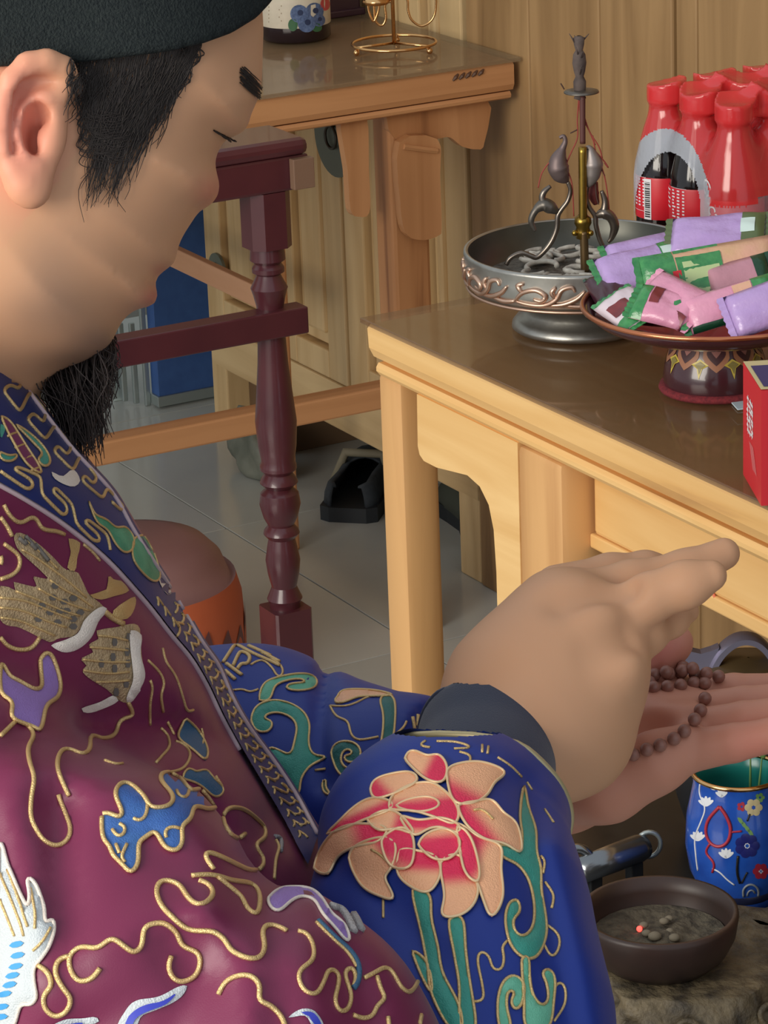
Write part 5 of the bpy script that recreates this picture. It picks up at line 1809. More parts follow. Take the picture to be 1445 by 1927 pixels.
lo = np.array([-.36, (560 - CYP) * 1.49 / F_PX, 1.18]); hi = np.array([.05, .62, 1.90])
GB = Grid(lo, hi, 0.0048)
yv = GB.y[0, :, 0]
cxv = np.interp(yv, ym, (xfm + xbm) / 2)[None, :, None]; rxv = np.interp(yv, ym, (xfm - xbm) / 2)[None, :, None]
czv = np.interp(yv, ym, zc0)[None, :, None]; rzv = np.interp(yv, ym, rz0)[None, :, None]
q_ = (np.abs((GB.x - cxv) / rxv) ** 2.0 + np.abs((GB.z - czv) / rzv) ** 2.0) ** .5
torso = (q_ - 1) * np.minimum(rxv, rzv) * .9
torso = np.maximum(torso, (lo[1] + .006) - GB.y)
GB.F = torso.astype(np.float32)
# hollow neck opening
GB.sub(GB.cone(P(-170, 500, 1.48), P(-150, 800, 1.52), .062, .050), .004)
arm = GB.cone(P(-180, 1470, 1.405), P(230, 1820, 1.352), .072, .073)
arm = smin(arm, GB.cone(P(230, 1820, 1.352), P(480, 2030, 1.332), .073, .074), .02)
arm = smin(arm, GB.cone(P(480, 2030, 1.332), P(610, 2210, 1.335), .074, .070), .02)
GB.add(arm, .03)
GB.add(GB.cone(P(-160, 1180, 1.72), P(240, 1560, 1.84), .075, .075), .03)
# folds of the cloth (ridges and valleys run along these lines)
def fold(pts, amp, wid):
    d = GB.dist2([tuple(p) for p in cr(pts, 4)], 1.40, closed=False)[:, :, None]
    near = np.clip((1.62 - GB.z) / .06, 0, 1)
    GB.F = GB.F - (amp * np.exp(-(d / wid) ** 2) * near).astype(np.float32)
fold([(60, 1368), (200, 1388), (330, 1408), (450, 1486), (530, 1630)], -.0065, .007)
fold([(90, 1425), (230, 1450), (340, 1480), (430, 1560)], 0.0060, .010)
fold([(310, 1150), (385, 1290), (445, 1420), (505, 1570)], -.0120, .016)
fold([(250, 1180), (330, 1330), (400, 1450)], 0.0045, .010)
fold([(160, 1760), (240, 1710), (330, 1660), (420, 1640)], 0.0067, .008)
fold([(170, 1730), (160, 1600), (150, 1480)], -0.0060, .009)
fold([(120, 1790), (150, 1700), (100, 1560), (60, 1470)], 0.0060, .010)
fold([(60, 1920), (150, 1830), (300, 1740)], 0.0045, .008)
fold([(420, 1660), (480, 1720), (500, 1800), (470, 1900)], 0.0060, .009)
fold([(300, 1950), (370, 1850), (400, 1760)], -0.0045, .009)
fold([(560, 1920), (600, 1830), (580, 1740)], 0.0045, .009)
fold([(-20, 1660), (60, 1640), (140, 1690)], 0.0045, .010)
fold([(680, 1930), (690, 1830), (650, 1760)], -0.0045, .009)
fold([(20, 1230), (120, 1320), (230, 1360), (330, 1390)], -0.0045, .014)
robe_me = GB.mesh('robe')
robe = link('robe', robe_me, MAROON, person, True)
# the skirt of the robe down to the floor
hipc = np.array([pb_[0], pb_[1]])
sk = MB()
zt_ = at(-60, 2680, 1.64)[2]
rows = []
for (f_, z_) in ((.80, zt_ + .12), (.98, zt_), (1.05, .5), (1.12, .3), (1.22, .1), (1.28, .003)):
    rows.append([(hipc[0] + RT[0] * .02 + (.20 * f_ + .006 * math.sin(9 * a)) * math.cos(a), hipc[1] + .02 + (.20 * f_ + .006 * math.sin(9 * a)) * math.sin(a), z_) for a in np.linspace(0, 6.2832, 49)[:-1]])
vs = [p for r in rows for p in r]
sk.add(vs, [(i * 48 + j, i * 48 + (j + 1) % 48, (i + 1) * 48 + (j + 1) % 48, (i + 1) * 48 + j) for i in range(5) for j in range(48)] + [tuple(range(5 * 48, 6 * 48))])
sk.build('robe_skirt', MAROON, person, smooth=True)

# right sleeve, royal blue lower half
lo = P(540, 1340, 1.60); lo[2] = 1.30; hi = P(1260, 2240, 1.50); hi[2] = 1.64; lo[1] = P(0, 1340, 1.66)[1]
GS = Grid(lo, hi, 0.0024)
GS.add(GS.cone(P(930, 1430, 1.59), P(900, 1495, 1.555), .0405, .0430))
GS.add(GS.cone(P(900, 1495, 1.555), P(835, 1600, 1.505), .0430, .0555), .02)
GS.add(GS.cone(P(835, 1600, 1.505), P(845, 1740, 1.462), .0555, .0610), .02)
GS.add(GS.cone(P(845, 1740, 1.462), P(872, 1930, 1.425), .0610, .0630), .02)
GS.add(GS.cone(P(872, 1930, 1.425), P(880, 2140, 1.395), .0630, .0640), .02)
cuffp = P(905, 1488, 1.556)
cuffn = np.array([.466, -.885, 0]) + np.array([0, 0, .75])

def sfold(pts, amp, wid):
    d = GS.dist2([tuple(p) for p in cr(pts, 4)], 1.43, closed=False)[:, :, None]
    GS.F = GS.F - (amp * np.exp(-(d / wid) ** 2)).astype(np.float32)
sfold([(1000, 1500), (1010, 1640), (1040, 1800), (1060, 1927)], -0.0045, .010)
sfold([(640, 1640), (720, 1660), (800, 1760)], -0.0045, .010)
sfold([(1040, 1600), (1075, 1750), (1100, 1900)], 0.0037, .008)
GS.cut(GS.plane(cuffp, cuffn), .006)
sleeve = link('sleeve', GS.mesh('sleeve'), BLUE, person, True)
def rim(o, c, nrm, r, m, name, parent, n=72, inn=0.0):
    c = to_world(np.array([c]))[0]
    nr_ = np.asarray(nrm, float); nr_ = nr_[0] * RT - nr_[1] * UP + nr_[2] * FW; nr_ /= np.linalg.norm(nr_)
    u_ = np.cross(nr_, [0, 0, 1.0]); u_ /= np.linalg.norm(u_); w_ = np.cross(nr_, u_)
    bv = bvh_of([o]); pts = []
    for a in np.linspace(0, 2 * math.pi, n + 1)[:-1]:
        d_ = u_ * math.cos(a) + w_ * math.sin(a)
        h = bv.ray_cast(Vector(c - nr_ * .0030 + d_ * inn), Vector(d_))
        if h[0] is not None:
            pts.append(np.array(h[0]))
    pts = np.array(pts)
    for _ in range(4):
        pts = .5 * pts + .25 * (np.roll(pts, 1, 0) + np.roll(pts, -1, 0))
    return MB().tube(pts, r, 8, closed=True).build(name, m, parent, smooth=True)


BRAID = mat('pale_gold_braid', (196, 182, 140), .4, metal=.4)
rim(sleeve, cuffp, cuffn, .0021, BRAID, 'cuff_edging', sleeve)
# navy cuff of the garment beneath
lo = P(740, 1270, 1.68); lo[2] = 1.50; hi = P(1080, 1640, 1.66); hi[2] = 1.70
GN = Grid(lo, hi, 0.0026)
GN.add(GN.cone(P(880, 1570, 1.545), P(925, 1390, 1.622), .0375, .0350))
GN.add(GN.cone(P(925, 1390, 1.622), P(945, 1340, 1.645), .0350, .0345), .01)
GN.cut(GN.plane(P(922, 1384, 1.622), P(945, 1340, 1.645) - P(905, 1440, 1.60)), .004)
GN.sub(GN.cone(P(900, 1450, 1.60), P(960, 1300, 1.66), .0305, .0305), .003)
icf = link('inner_cuff', GN.mesh('inner_cuff'), NAVY, person, True)
rim(icf, P(922, 1384, 1.622), P(945, 1340, 1.645) - P(905, 1440, 1.60), .0017, NAVY, 'cuff_hem', icf, inn=.033)

# left sleeve, seen beyond the robe
lo = P(200, 1160, 2.0); lo[2] = 1.66; hi = P(960, 1800, 1.80); hi[2] = 1.99; lo[1] = P(0, 1150, 1.99)[1]
GQ = Grid(lo, hi, 0.0036)
GQ.add(GQ.cone(P(240, 1480, 1.88), P(470, 1490, 1.84), .082, .082))
GQ.add(GQ.cone(P(470, 1490, 1.84), P(600, 1530, 1.81), .082, .076), .015)
GQ.add(GQ.cone(P(600, 1530, 1.81), P(740, 1530, 1.775), .076, .066), .015)
GQ.add(GQ.cone(P(740, 1530, 1.775), P(880, 1495, 1.755), .064, .050), .015)
GQ.cut(GQ.plane(P(850, 1500, 1.757), P(900, 1490, 1.75) - P(700, 1530, 1.785)))
d = GQ.dist2([tuple(p) for p in cr([(606, 1280), (602, 1380), (612, 1460)], 4)], 1.76, closed=False)[:, :, None]
GQ.F = GQ.F + (.006 * np.exp(-(d / .006) ** 2)).astype(np.float32)
lsleeve = link('sleeve', GQ.mesh('sleeve'), BLUE, person, True)
lc = MB()
lcuff = [P(800, 1508, 1.765), P(905, 1488, 1.765)]
a_, b_ = to_world(np.array(lcuff))
lc.tube([a_, a_ + (b_ - a_) * .5, b_], [.0415, .040, .038], 24)
lc.build('inner_cuff', NAVY, person, smooth=True)
# ------------------------------------------------------------------ needlework on the robe
def CV(ox, oy, s):
    return lambda pts: [(ox + a / s, oy + b / s) for a, b in pts]
cA, cB, cC, cD, cE, cF = CV(0, 640, 3.44), CV(0, 950, 3.211), CV(0, 1450, 2.89), CV(380, 1450, 2.89), CV(560, 1350, 2.449), CV(260, 1150, 2.408)
RB = bvh_of([robe])
TEAL = mat('teal_silk', (50, 148, 132), 0.45, sheen=0.1, bump=(1400, 0.3)); AQUA = mat('pale_aqua_silk', (112, 190, 160), 0.45, noise=(60, (84, 170, 140), 0.2), bump=(1400, 0.3))
DTEAL = mat('deep_teal_silk', (36, 106, 102), 0.5, bump=(1400, 0.3)); LILAC = mat('lilac_silk', (150, 118, 190), 0.45, bump=(1400, 0.3)); CBLUE = mat('cornflower_silk', (46, 88, 164), 0.45, noise=(40, (60, 108, 170), 0.2), bump=(1400, 0.3))
IVORY = mat('ivory_silk', (228, 216, 204), 0.45, bump=(1400, 0.3)); FEATH = mat('bronze_feather_silk', (206, 178, 136), 0.4, metal=0.3, noise=(160, (168, 144, 110), 0.2), bump=(900, 0.5)); SLATE = mat('slate_feather_silk', (104, 98, 92), 0.5)
WHITE = mat('white_silk', (196, 204, 208), 0.45, bump=(1200, 0.4)); SKYB = mat('sky_blue_silk', (60, 146, 206), 0.45); VIOLB = mat('violet_blue_silk', (52, 62, 180), 0.45); SLTEAL = mat('slate_teal_silk', (52, 92, 124), 0.5, bump=(1400, 0.3)); PLUM = mat('plum_silk', (112, 42, 88), 0.45)
PEACH = mat('peach_silk', (246, 176, 130), 0.5, noise=(45, (244, 196, 160), 0.2), bump=(1200, 0.35)); ROSEP = mat('rose_pink_silk', (226, 50, 92), 0.5, noise=(30, (240, 122, 124), 0.2), bump=(1200, 0.35)); GREYS = mat('silver_grey_silk', (168, 164, 164), 0.4, bump=(1000, 0.5)); GREENB = mat('jade_silk', (86, 168, 130), 0.45, noise=(70, (40, 130, 100), 0.2), bump=(1200, 0.3))

def gc(bv, pts, r, par, m=None, sm=6, closed=False, name='gold_cord'):
    return cord(bv, pts, r * .68, m or GOLD, par, name, smooth=sm, step=6, closed=closed)
def pc(bv, pts, m, par, name, h=.0011, sm=4, outline=None, r=.0010, om=None, edge=.0004):
    o = patch(bv, pts, h, m, par, name, smooth=sm, edge=edge, gap=.08)
    if outline:
        cord(bv, pts, r * .75, om or GOLD, par, outline, smooth=4, step=6, closed=True, lift=.9)
    return o

# ---- collar: a navy band down the front edge, with piping
outer = [(-45, 590), (0, 652), (60, 735), (140, 840), (214, 921), (260, 1001), (330, 1110), (383, 1202), (416, 1250), (441, 1308), (474, 1366), (524, 1434), (565, 1497), (602, 1566)]
outer_in = [(x - 6, y + 4) for x, y in outer]
inner = [(-45, 893), (0, 914), (60, 948), (125, 992), (200, 1055), (268, 1130), (318, 1194), (356, 1240), (386, 1290), (412, 1345), (448, 1412), (494, 1490), (536, 1562), (572, 1632)]
cb_poly = [tuple(p) for p in cr(outer_in, 6)] + [tuple(p) for p in cr(inner[::-1], 6)]
NAVYS = mat('navy_blue_satin', (28, 44, 108), 0.5, spec=0.35, sheen=0.05, noise=(9, (24, 38, 94), 0.3), bump=(1500, 0.05))
collar = patch(RB, cb_poly, .0030, NAVYS, robe, 'collar_band', smooth=0, step=9, grid=14, edge=.0024, gap=.09)
CB = bvh_of([robe, collar])
cord(CB, [(x - 6, y + 5) for x, y in outer], .0013, PIPING, robe, 'piping', step=8, gap=.09)
cord(CB, inner[:11], .0014, PIPING, robe, 'piping', step=8)
mr = .00135
gc(CB, cA([(0, 200), (35, 140), (140, 265), (118, 325), (62, 285), (15, 330), (125, 470), (190, 335), (295, 465), (278, 540), (212, 470), (168, 515), (290, 650), (350, 550), (462, 692), (430, 750), (368, 680), (340, 722), (468, 850), (512, 752), (626, 895), (600, 940), (542, 872), (520, 910), (662, 1030), (685, 955), (800, 1085), (785, 1112), (720, 1050)]), mr, robe, sm=0, name='gold_key_pattern')
gc(CB, cA([(0, 850), (30, 872), (180, 972), (216, 950), (200, 908), (80, 835), (110, 822), (260, 885), (266, 1000), (410, 1142), (436, 1110), (420, 1060), (330, 980), (350, 950), (462, 1062), (490, 1190), (600, 1300), (642, 1310), (640, 1270), (535, 1175), (560, 1160), (690, 1260), (710, 1360)]), mr, robe, sm=0, name='gold_key_pattern')
pc(CB, cA([(5, 500), (60, 530), (120, 620), (170, 700), (230, 790), (268, 870), (200, 835), (140, 770), (95, 690), (40, 590)]), PLUM, robe, 'plum_stem', outline='gold_cord', r=.0009)
for k in range(4):
    x, y = 70 + 50 * k, 600 + 75 * k
    gc(CB, cA([(x - 25, y + 25), (x + 10, y + 5), (x + 35, y)]), .0009, robe)
pc(CB, cA([(100, 555), (190, 610), (280, 700), (322, 790), (290, 825), (245, 800), (240, 760), (275, 745), (220, 680)]), TEAL, robe, 'teal_leaf', outline='gold_cord', r=.0009)
pc(CB, cA([(0, 545), (30, 570), (15, 620), (0, 640)]), TEAL, robe, 'teal_leaf')
pc(CB, cA([(0, 730), (60, 755), (110, 735), (100, 770), (60, 790), (0, 775)]), TEAL, robe, 'teal_leaf', outline='gold_cord', r=.0008)
pc(CB, cA([(330, 855), (400, 885), (445, 850), (480, 845), (515, 910), (480, 950), (420, 940), (350, 900)]), IVORY, robe, 'ivory_crescent')
pc(CB, cA([(570, 1050), (612, 1135), (680, 1160), (750, 1222), (800, 1205), (860, 1280), (850, 1360), (800, 1380), (740, 1320), (690, 1230), (620, 1180)]), GREENB, robe, 'jade_bud', outline='gold_cord', r=.0008)
pc(CB, cA([(862, 1290), (920, 1268), (975, 1350), (1010, 1440), (1030, 1540), (985, 1565), (900, 1490), (850, 1400)]), GREENB, robe, 'jade_bud', outline='gold_cord', r=.0008)
pc(CB, cA([(1030, 1500), (1080, 1560), (1105, 1640), (1070, 1640), (1025, 1560)]), IVORY, robe, 'ivory_bud')
# close key pattern on the lower part of the band
oi = resample(cr(outer_in[5:], 6), 13); ii = resample(cr(inner[5:], 6), 13)
n_ = min(len(oi), len(ii))
oi = np.array([oi[int(k * (len(oi) - 1) / (n_ - 1))] for k in range(n_)]); ii = np.array([ii[int(k * (len(ii) - 1) / (n_ - 1))] for k in range(n_)])
def band(k, t):
    k = min(max(k, 0), n_ - 1.001); a = int(k); f = k - a
    o = oi[a] * (1 - f) + oi[a + 1] * f; i = ii[a] * (1 - f) + ii[a + 1] * f
    return tuple(i + (o - i) * t)
k = 3.0
while k < n_ - 3:
    if k > 7:
        gc(CB, [band(k, .16), band(k + 1.2, .34), band(k + .9, .5), band(k - .2, .36), band(k + 1.6, .56), band(k + 2.6, .62)], .00105, robe, sm=0, name='gold_key_pattern')
        gc(CB, [band(k + .4, .60), band(k + 1.8, .78), band(k + 1.4, .90), band(k + .1, .74), band(k + 2.4, .93)], .00105, robe, sm=0, name='gold_key_pattern')
    else:
        gc(CB, [band(k, .12), band(k + 1.6, .30), band(k + 1.0, .42), band(k + 2.6, .40)], .00105, robe, sm=0, name='gold_key_pattern')
    k += 1.75

# ---- crane on the breast
pc(CB, cB([(0, 490), (92, 520), (80, 465), (220, 500), (192, 430), (292, 450), (160, 325), (100, 262), (80, 185), (130, 170), (240, 245), (330, 330), (390, 392), (470, 412), (530, 540), (620, 610), (560, 660), (490, 735), (440, 795), (350, 805), (300, 832), (200, 782), (100, 735), (0, 705)]), FEATH, robe, 'crane_wing', sm=2)
CB0 = CB; CB = bvh_of([o for o in robe.children] + [robe])
for a in ([(0, 560), (150, 580), (300, 640), (430, 690)], [(0, 620), (140, 640), (280, 700), (400, 740)], [(95, 520), (220, 570), (380, 640), (480, 670)], [(230, 505), (330, 560), (450, 610), (540, 640)], [(300, 455), (400, 520), (480, 560), (560, 620)], [(130, 270), (220, 320), (330, 400), (420, 470), (520, 560)], [(160, 220), (260, 300), (350, 390)], [(0, 680), (120, 700), (240, 750), (330, 790)]):
    gc(CB, cB(a), .0008, robe, name='gold_feather_line')
for (x, y) in ((330, 490), (318, 560), (300, 650), (345, 710), (400, 640), (440, 565), (385, 585), (440, 735), (482, 650), (250, 610), (230, 690), (440, 690), (360, 640)):
    pc(CB, cB([(x + 26 * math.cos(t), y + 20 * math.sin(t)) for t in np.linspace(0, 6.28, 9)[:-1]]), SLATE, robe, 'slate_feather', h=.0019)
for a in ([(110, 200), (170, 250), (140, 215)], [(150, 190), (230, 280), (180, 230)], [(210, 240), (300, 350), (260, 300)]):
    gc(CB, cB(a), .0016, robe, m=SLATE, name='dark_feather')
pc(CB, cB([(305, 850), (380, 892), (470, 872), (550, 800), (592, 705), (645, 640), (615, 614), (556, 645), (500, 705), (470, 772), (400, 812), (340, 832)]), IVORY, robe, 'ivory_wing_edge', h=.0024)
pc(CB, cB([(410, 205), (482, 232), (462, 320), (452, 402), (402, 380), (425, 290)]), GOLD, robe, 'gold_leg', sm=2)
pc(CB, cB([(540, 545), (640, 512), (650, 425), (690, 460), (722, 455), (778, 522), (690, 552), (600, 575)]), GOLD, robe, 'gold_claw', sm=2)
pc(CB, cB([(680, 640), (760, 580), (818, 556), (806, 640), (762, 692), (690, 690)]), GOLD, robe, 'gold_claw', sm=2)
gc(CB, cB([(620, 640), (680, 690), (740, 720)]), .0022, robe, name='gold_neck')
pc(CB, cB([(580, 760), (700, 740), (790, 720), (840, 742), (850, 900), (868, 1030), (840, 1120), (780, 1192), (720, 1182), (640, 1112), (540, 1052), (490, 1002), (522, 970), (480, 930), (560, 892), (530, 842), (592, 812)]), FEATH, robe, 'crane_wing', sm=2)
CB = bvh_of([o for o in robe.children] + [robe])
for a in ([(590, 790), (680, 800), (770, 820)], [(540, 860), (660, 870), (770, 880)], [(500, 935), (640, 950), (780, 950)], [(500, 1000), (640, 1020), (780, 1010)], [(580, 1070), (680, 1070), (780, 1060)]):
    gc(CB, cB(a), .0008, robe, name='gold_feather_line')
for (x, y) in ((775, 800), (765, 890), (770, 960), (760, 1080), (690, 830), (680, 920), (690, 990), (610, 960), (700, 1130)):
    pc(CB, cB([(x + 17 * math.cos(t), y + 30 * math.sin(t)) for t in np.linspace(0, 6.28, 9)[:-1]]), SLATE, robe, 'slate_feather', h=.0019)
pc(CB, cB([(786, 760), (852, 790), (845, 900), (874, 1020), (850, 1100), (792, 1192), (758, 1172), (800, 1060), (794, 960), (782, 850)]), IVORY, robe, 'ivory_wing_edge', h=.0024)
pc(CB, cB([(488, 1230), (530, 1258), (640, 1222), (712, 1182), (680, 1150), (600, 1190)]), IVORY, robe, 'ivory_wing_tip')
CB = CB0
r0 = .00155
for a in ([(20, 0), (60, 70), (110, 110), (150, 100), (180, 75), (220, 85), (240, 135), (280, 155), (340, 160), (385, 180)], [(0, 75), (40, 130), (70, 190)], [(20, 235), (70, 270), (112, 310), (116, 370), (80, 420), (0, 450)], [(0, 800), (40, 850), (110, 876), (190, 865), (238, 800)],
          [(770, 1190), (800, 1250), (800, 1275), (740, 1290), (710, 1330), (700, 1380), (660, 1410), (600, 1412), (560, 1390), (540, 1410), (545, 1470), (510, 1510), (460, 1495), (400, 1475), (360, 1500), (345, 1580), (370, 1660), (420, 1760)],
          [(160, 1330), (205, 1390), (170, 1470), (180, 1560), (205, 1650), (188, 1760), (184, 1880), (215, 1960), (265, 2030), (340, 2062), (405, 2030), (428, 1960), (390, 1850), (350, 1750)],
          [(0, 1400), (60, 1340), (90, 1310)], [(0, 310), (15, 330), (0, 360)]):
    gc(CB, cB(a), r0, robe)
for a in ([(980, 870), (1000, 950), (1060, 1040), (1100, 1160), (1130, 1250), (1165, 1240)], [(890, 940), (960, 1010), (990, 1080), (970, 1150), (985, 1250)], [(905, 1060), (920, 1110), (905, 1200), (905, 1330)], [(1010, 1310), (1050, 1390)], [(970, 1350), (1010, 1390), (1025, 1460), (985, 1510), (940, 1560)],
          [(1060, 1430), (1110, 1450), (1150, 1510), (1110, 1590), (1030, 1615), (965, 1615)], [(630, 1545), (700, 1570), (740, 1565)], [(500, 240), (560, 290), (600, 340)], [(1300, 1640), (1340, 1700)]):
    gc(CB, cB(a), .0011, robe)
pc(CB, cB([(240, 930), (285, 888), (322, 950), (356, 1080), (340, 1170), (272, 1222), (240, 1370), (200, 1350), (100, 1312), (60, 1282), (70, 1200), (0, 1140), (0, 960), (50, 1040), (110, 1072), (200, 1122), (245, 1110), (240, 1020)]), LILAC, robe, 'lilac_cloud', outline='gold_cord', r=.0014)
gc(CB, cB([(140, 1180), (155, 1220), (145, 1250)]), .0010, robe)
pc(CB, cB([(1120, 1290), (1180, 1350), (1215, 1400), (1250, 1480), (1240, 1550), (1180, 1500), (1130, 1460), (1070, 1410), (1090, 1340)]), SLTEAL, robe, 'slate_blue_flame', outline='gold_cord', r=.0009)
gc(CB, cB([(1150, 1380), (1140, 1430), (1180, 1460), (1190, 1410)]), .0009, robe); gc(CB, cB([(1215, 1350), (1230, 1420), (1205, 1480)]), .0009, robe)
pc(CB, cB([(1100, 1650), (1140, 1590), (1180, 1620), (1240, 1600), (1290, 1660), (1350, 1720), (1300, 1770), (1200, 1690)]), SLTEAL, robe, 'slate_blue_flame', outline='gold_cord', r=.0008)

# ---- upper arm
pc(CB, cC([(560, 240), (590, 235), (650, 260), (665, 230), (625, 130), (660, 75), (720, 90), (790, 160), (810, 200), (870, 210), (930, 190), (935, 140), (870, 60), (880, 20), (950, 30), (1010, 90), (1030, 120), (1090, 110), (1140, 170), (1160, 210), (1110, 215), (1050, 200), (1030, 270), (985, 310), (990, 390), (960, 440), (900, 425), (870, 380), (840, 335), (790, 370), (755, 400), (750, 510), (710, 560), (670, 520), (610, 460), (600, 420), (565, 380), (555, 300)]), CBLUE, robe, 'blue_cloud', sm=3, outline='gold_cord', r=.0014)
CB = bvh_of([robe] + [o for o in robe.children if o.name.startswith(('blue_cloud', 'collar'))])
for a in ([(800, 180), (795, 240), (760, 275), (725, 260)], [(610, 320), (640, 360), (675, 345), (680, 305), (650, 290)], [(1025, 110), (1015, 150), (970, 140), (960, 110)], [(905, 365), (895, 330), (930, 305), (975, 315)], [(690, 400), (660, 470), (680, 500)], [(630, 400), (650, 450)]):
    gc(CB, cC(a), .0012, robe)
CB = CB0
for a in ([(1330, 345), (1290, 370), (1240, 340), (1210, 260), (1240, 205), (1320, 210), (1400, 270), (1440, 320), (1435, 370), (1385, 405), (1430, 480), (1420, 530), (1360, 545), (1290, 515), (1220, 480), (1130, 445), (1115, 470), (1160, 540)],
          [(1040, 575), (1100, 570), (1180, 575), (1260, 600), (1370, 620), (1410, 680), (1405, 760), (1390, 785), (1340, 750), (1310, 690), (1240, 630), (1180, 580)],
          [(1080, 600), (1130, 620), (1160, 670), (1120, 720), (1070, 730), (1020, 690), (970, 620), (880, 600), (850, 660), (880, 740), (940, 800), (1010, 855), (1080, 870), (1160, 875), (1220, 920), (1260, 980), (1340, 1020), (1410, 1020), (1438, 960), (1425, 880), (1450, 842), (1510, 850), (1560, 875)],
          [(930, 1010), (915, 1070), (940, 1130), (990, 1150), (1060, 1120), (1090, 1050), (1075, 990), (990, 950), (960, 880), (890, 830), (810, 840), (780, 870), (770, 950), (730, 990), (680, 960), (610, 915), (530, 965), (440, 960), (380, 1010), (385, 1090), (430, 1145), (500, 1130), (545, 1075)],
          [(380, 1010), (320, 1030), (300, 1100), (340, 1180), (385, 1240), (360, 1310), (300, 1335), (245, 1290), (240, 1220), (280, 1170), (260, 1100), (210, 1060)],
          [(1190, 1220), (1230, 1150), (1300, 1115), (1370, 1120), (1410, 1170), (1410, 1250), (1470, 1280), (1530, 1340), (1550, 1390)]):
    gc(CB, cC(a), .0017, robe)
pc(CB, cC([(0, 440), (50, 520), (100, 640), (150, 745), (165, 680), (150, 600), (165, 585), (200, 640), (235, 740), (245, 832), (282, 808), (292, 850), (275, 940), (230, 1020), (190, 1080), (195, 1180), (205, 1230), (170, 1272), (120, 1270), (80, 1390), (0, 1400)]), WHITE, robe, 'white_plume', h=.0022, sm=2, outline='ivory_cord', om=IVORY, r=.0012)
CB = bvh_of([robe.children[-1], robe.children[-2], robe] + [o for o in robe.children if o.name.startswith('white_plume')])
for a in ([(0, 560), (60, 700), (110, 830), (130, 900)], [(0, 700), (40, 800), (80, 900)], [(165, 640), (190, 760), (190, 860)], [(275, 850), (230, 930), (180, 980)], [(40, 540), (100, 700), (150, 850)]):
    gc(CB, cC(a), .0009, robe, m=GOLD, name='gold_feather_line')
for (x, y) in ((92, 945), (98, 1005), (88, 1065), (70, 1115), (55, 1165), (28, 1215), (12, 1285), (5, 1340)):
    pc(CB, cC([(x + 40 * math.cos(t), y + 17 * math.sin(t) - 8 * math.cos(t)) for t in np.linspace(0, 6.28, 11)[:-1]]), SKYB, robe, 'blue_scale', h=.0014)
CB = CB0
pc(CB, cC([(640, 1400), (680, 1310), (740, 1250), (860, 1230), (960, 1180), (1012, 1168), (1012, 1196), (960, 1252), (850, 1302), (770, 1335), (735, 1400)]), WHITE, robe, 'white_ribbon')
pc(CB, cC([(680, 1400), (715, 1320), (790, 1275), (880, 1255), (955, 1212), (900, 1272), (800, 1312), (745, 1345), (715, 1400)]), VIOLB, robe, 'violet_blue_ribbon', h=.0030, edge=.0016)
pc(CB, cC([(270, 1400), (350, 1352), (450, 1345), (520, 1338), (538, 1366), (470, 1385), (420, 1400)]), WHITE, robe, 'white_ribbon'); pc(CB, cC([(320, 1400), (370, 1368), (460, 1362), (430, 1385), (390, 1400)]), VIOLB, robe, 'violet_blue_ribbon', h=.0030, edge=.0016)
for a in ([(520, 875), (570, 890), (605, 960), (600, 1030), (540, 1080), (525, 1130), (560, 1200), (620, 1215), (660, 1150), (690, 1080), (740, 1110), (735, 1180), (720, 1250), (745, 1310), (790, 1300), (810, 1230), (790, 1160), (775, 1100), (810, 1070), (835, 1120), (820, 1180)], [(880, 1130), (940, 1100), (1000, 1070), (1040, 1110), (1080, 1180), (1130, 1210), (1170, 1150)],
          [(950, 1120), (975, 1200), (995, 1240), (950, 1280), (930, 1330), (880, 1350), (820, 1330)], [(1010, 1340), (1015, 1385)], [(1190, 1330), (1180, 1380)]):
    gc(CB, cD(a), .0015, robe)
for a in ([(600, 632), (690, 640), (770, 680), (850, 760), (900, 840)], [(690, 690), (760, 720), (820, 790), (860, 870)], [(700, 745), (750, 760), (790, 810), (820, 880)]):
    gc(CB, cD(a), .0030, robe, m=GREYS, name='silver_cord')
pc(CB, cD([(360, 700), (420, 650), (500, 640), (590, 650), (650, 700), (700, 780), (770, 840), (800, 920), (780, 930), (720, 860), (650, 780), (610, 710), (540, 690), (480, 720), (420, 770), (370, 750)]), LILAC, robe, 'lilac_ribbon', h=.0022, outline='ivory_cord', om=IVORY, r=.0010)
gc(CB, cD([(630, 820), (720, 910), (800, 980), (850, 1060), (845, 1150), (820, 1185)]), .0020, robe, m=SLTEAL, name='slate_blue_cord'); gc(CB, cD([(620, 825), (712, 918), (792, 990), (840, 1070)]), .0012, robe)
pc(CB, cD([(470, 1345), (540, 1298), (612, 1310), (660, 1390), (600, 1390), (560, 1335)]), WHITE, robe, 'white_ribbon'); pc(CB, cD([(540, 1320), (600, 1325), (640, 1390), (612, 1390), (575, 1345)]), VIOLB, robe, 'violet_blue_ribbon', h=.0030, edge=.0016)
gc(CB, cD([(400, 380), (420, 420), (400, 480), (390, 590)]), .0014, robe); gc(CB, cD([(395, 360), (430, 370), (425, 440)]), .0018, robe, m=GREYS, name='silver_cord')

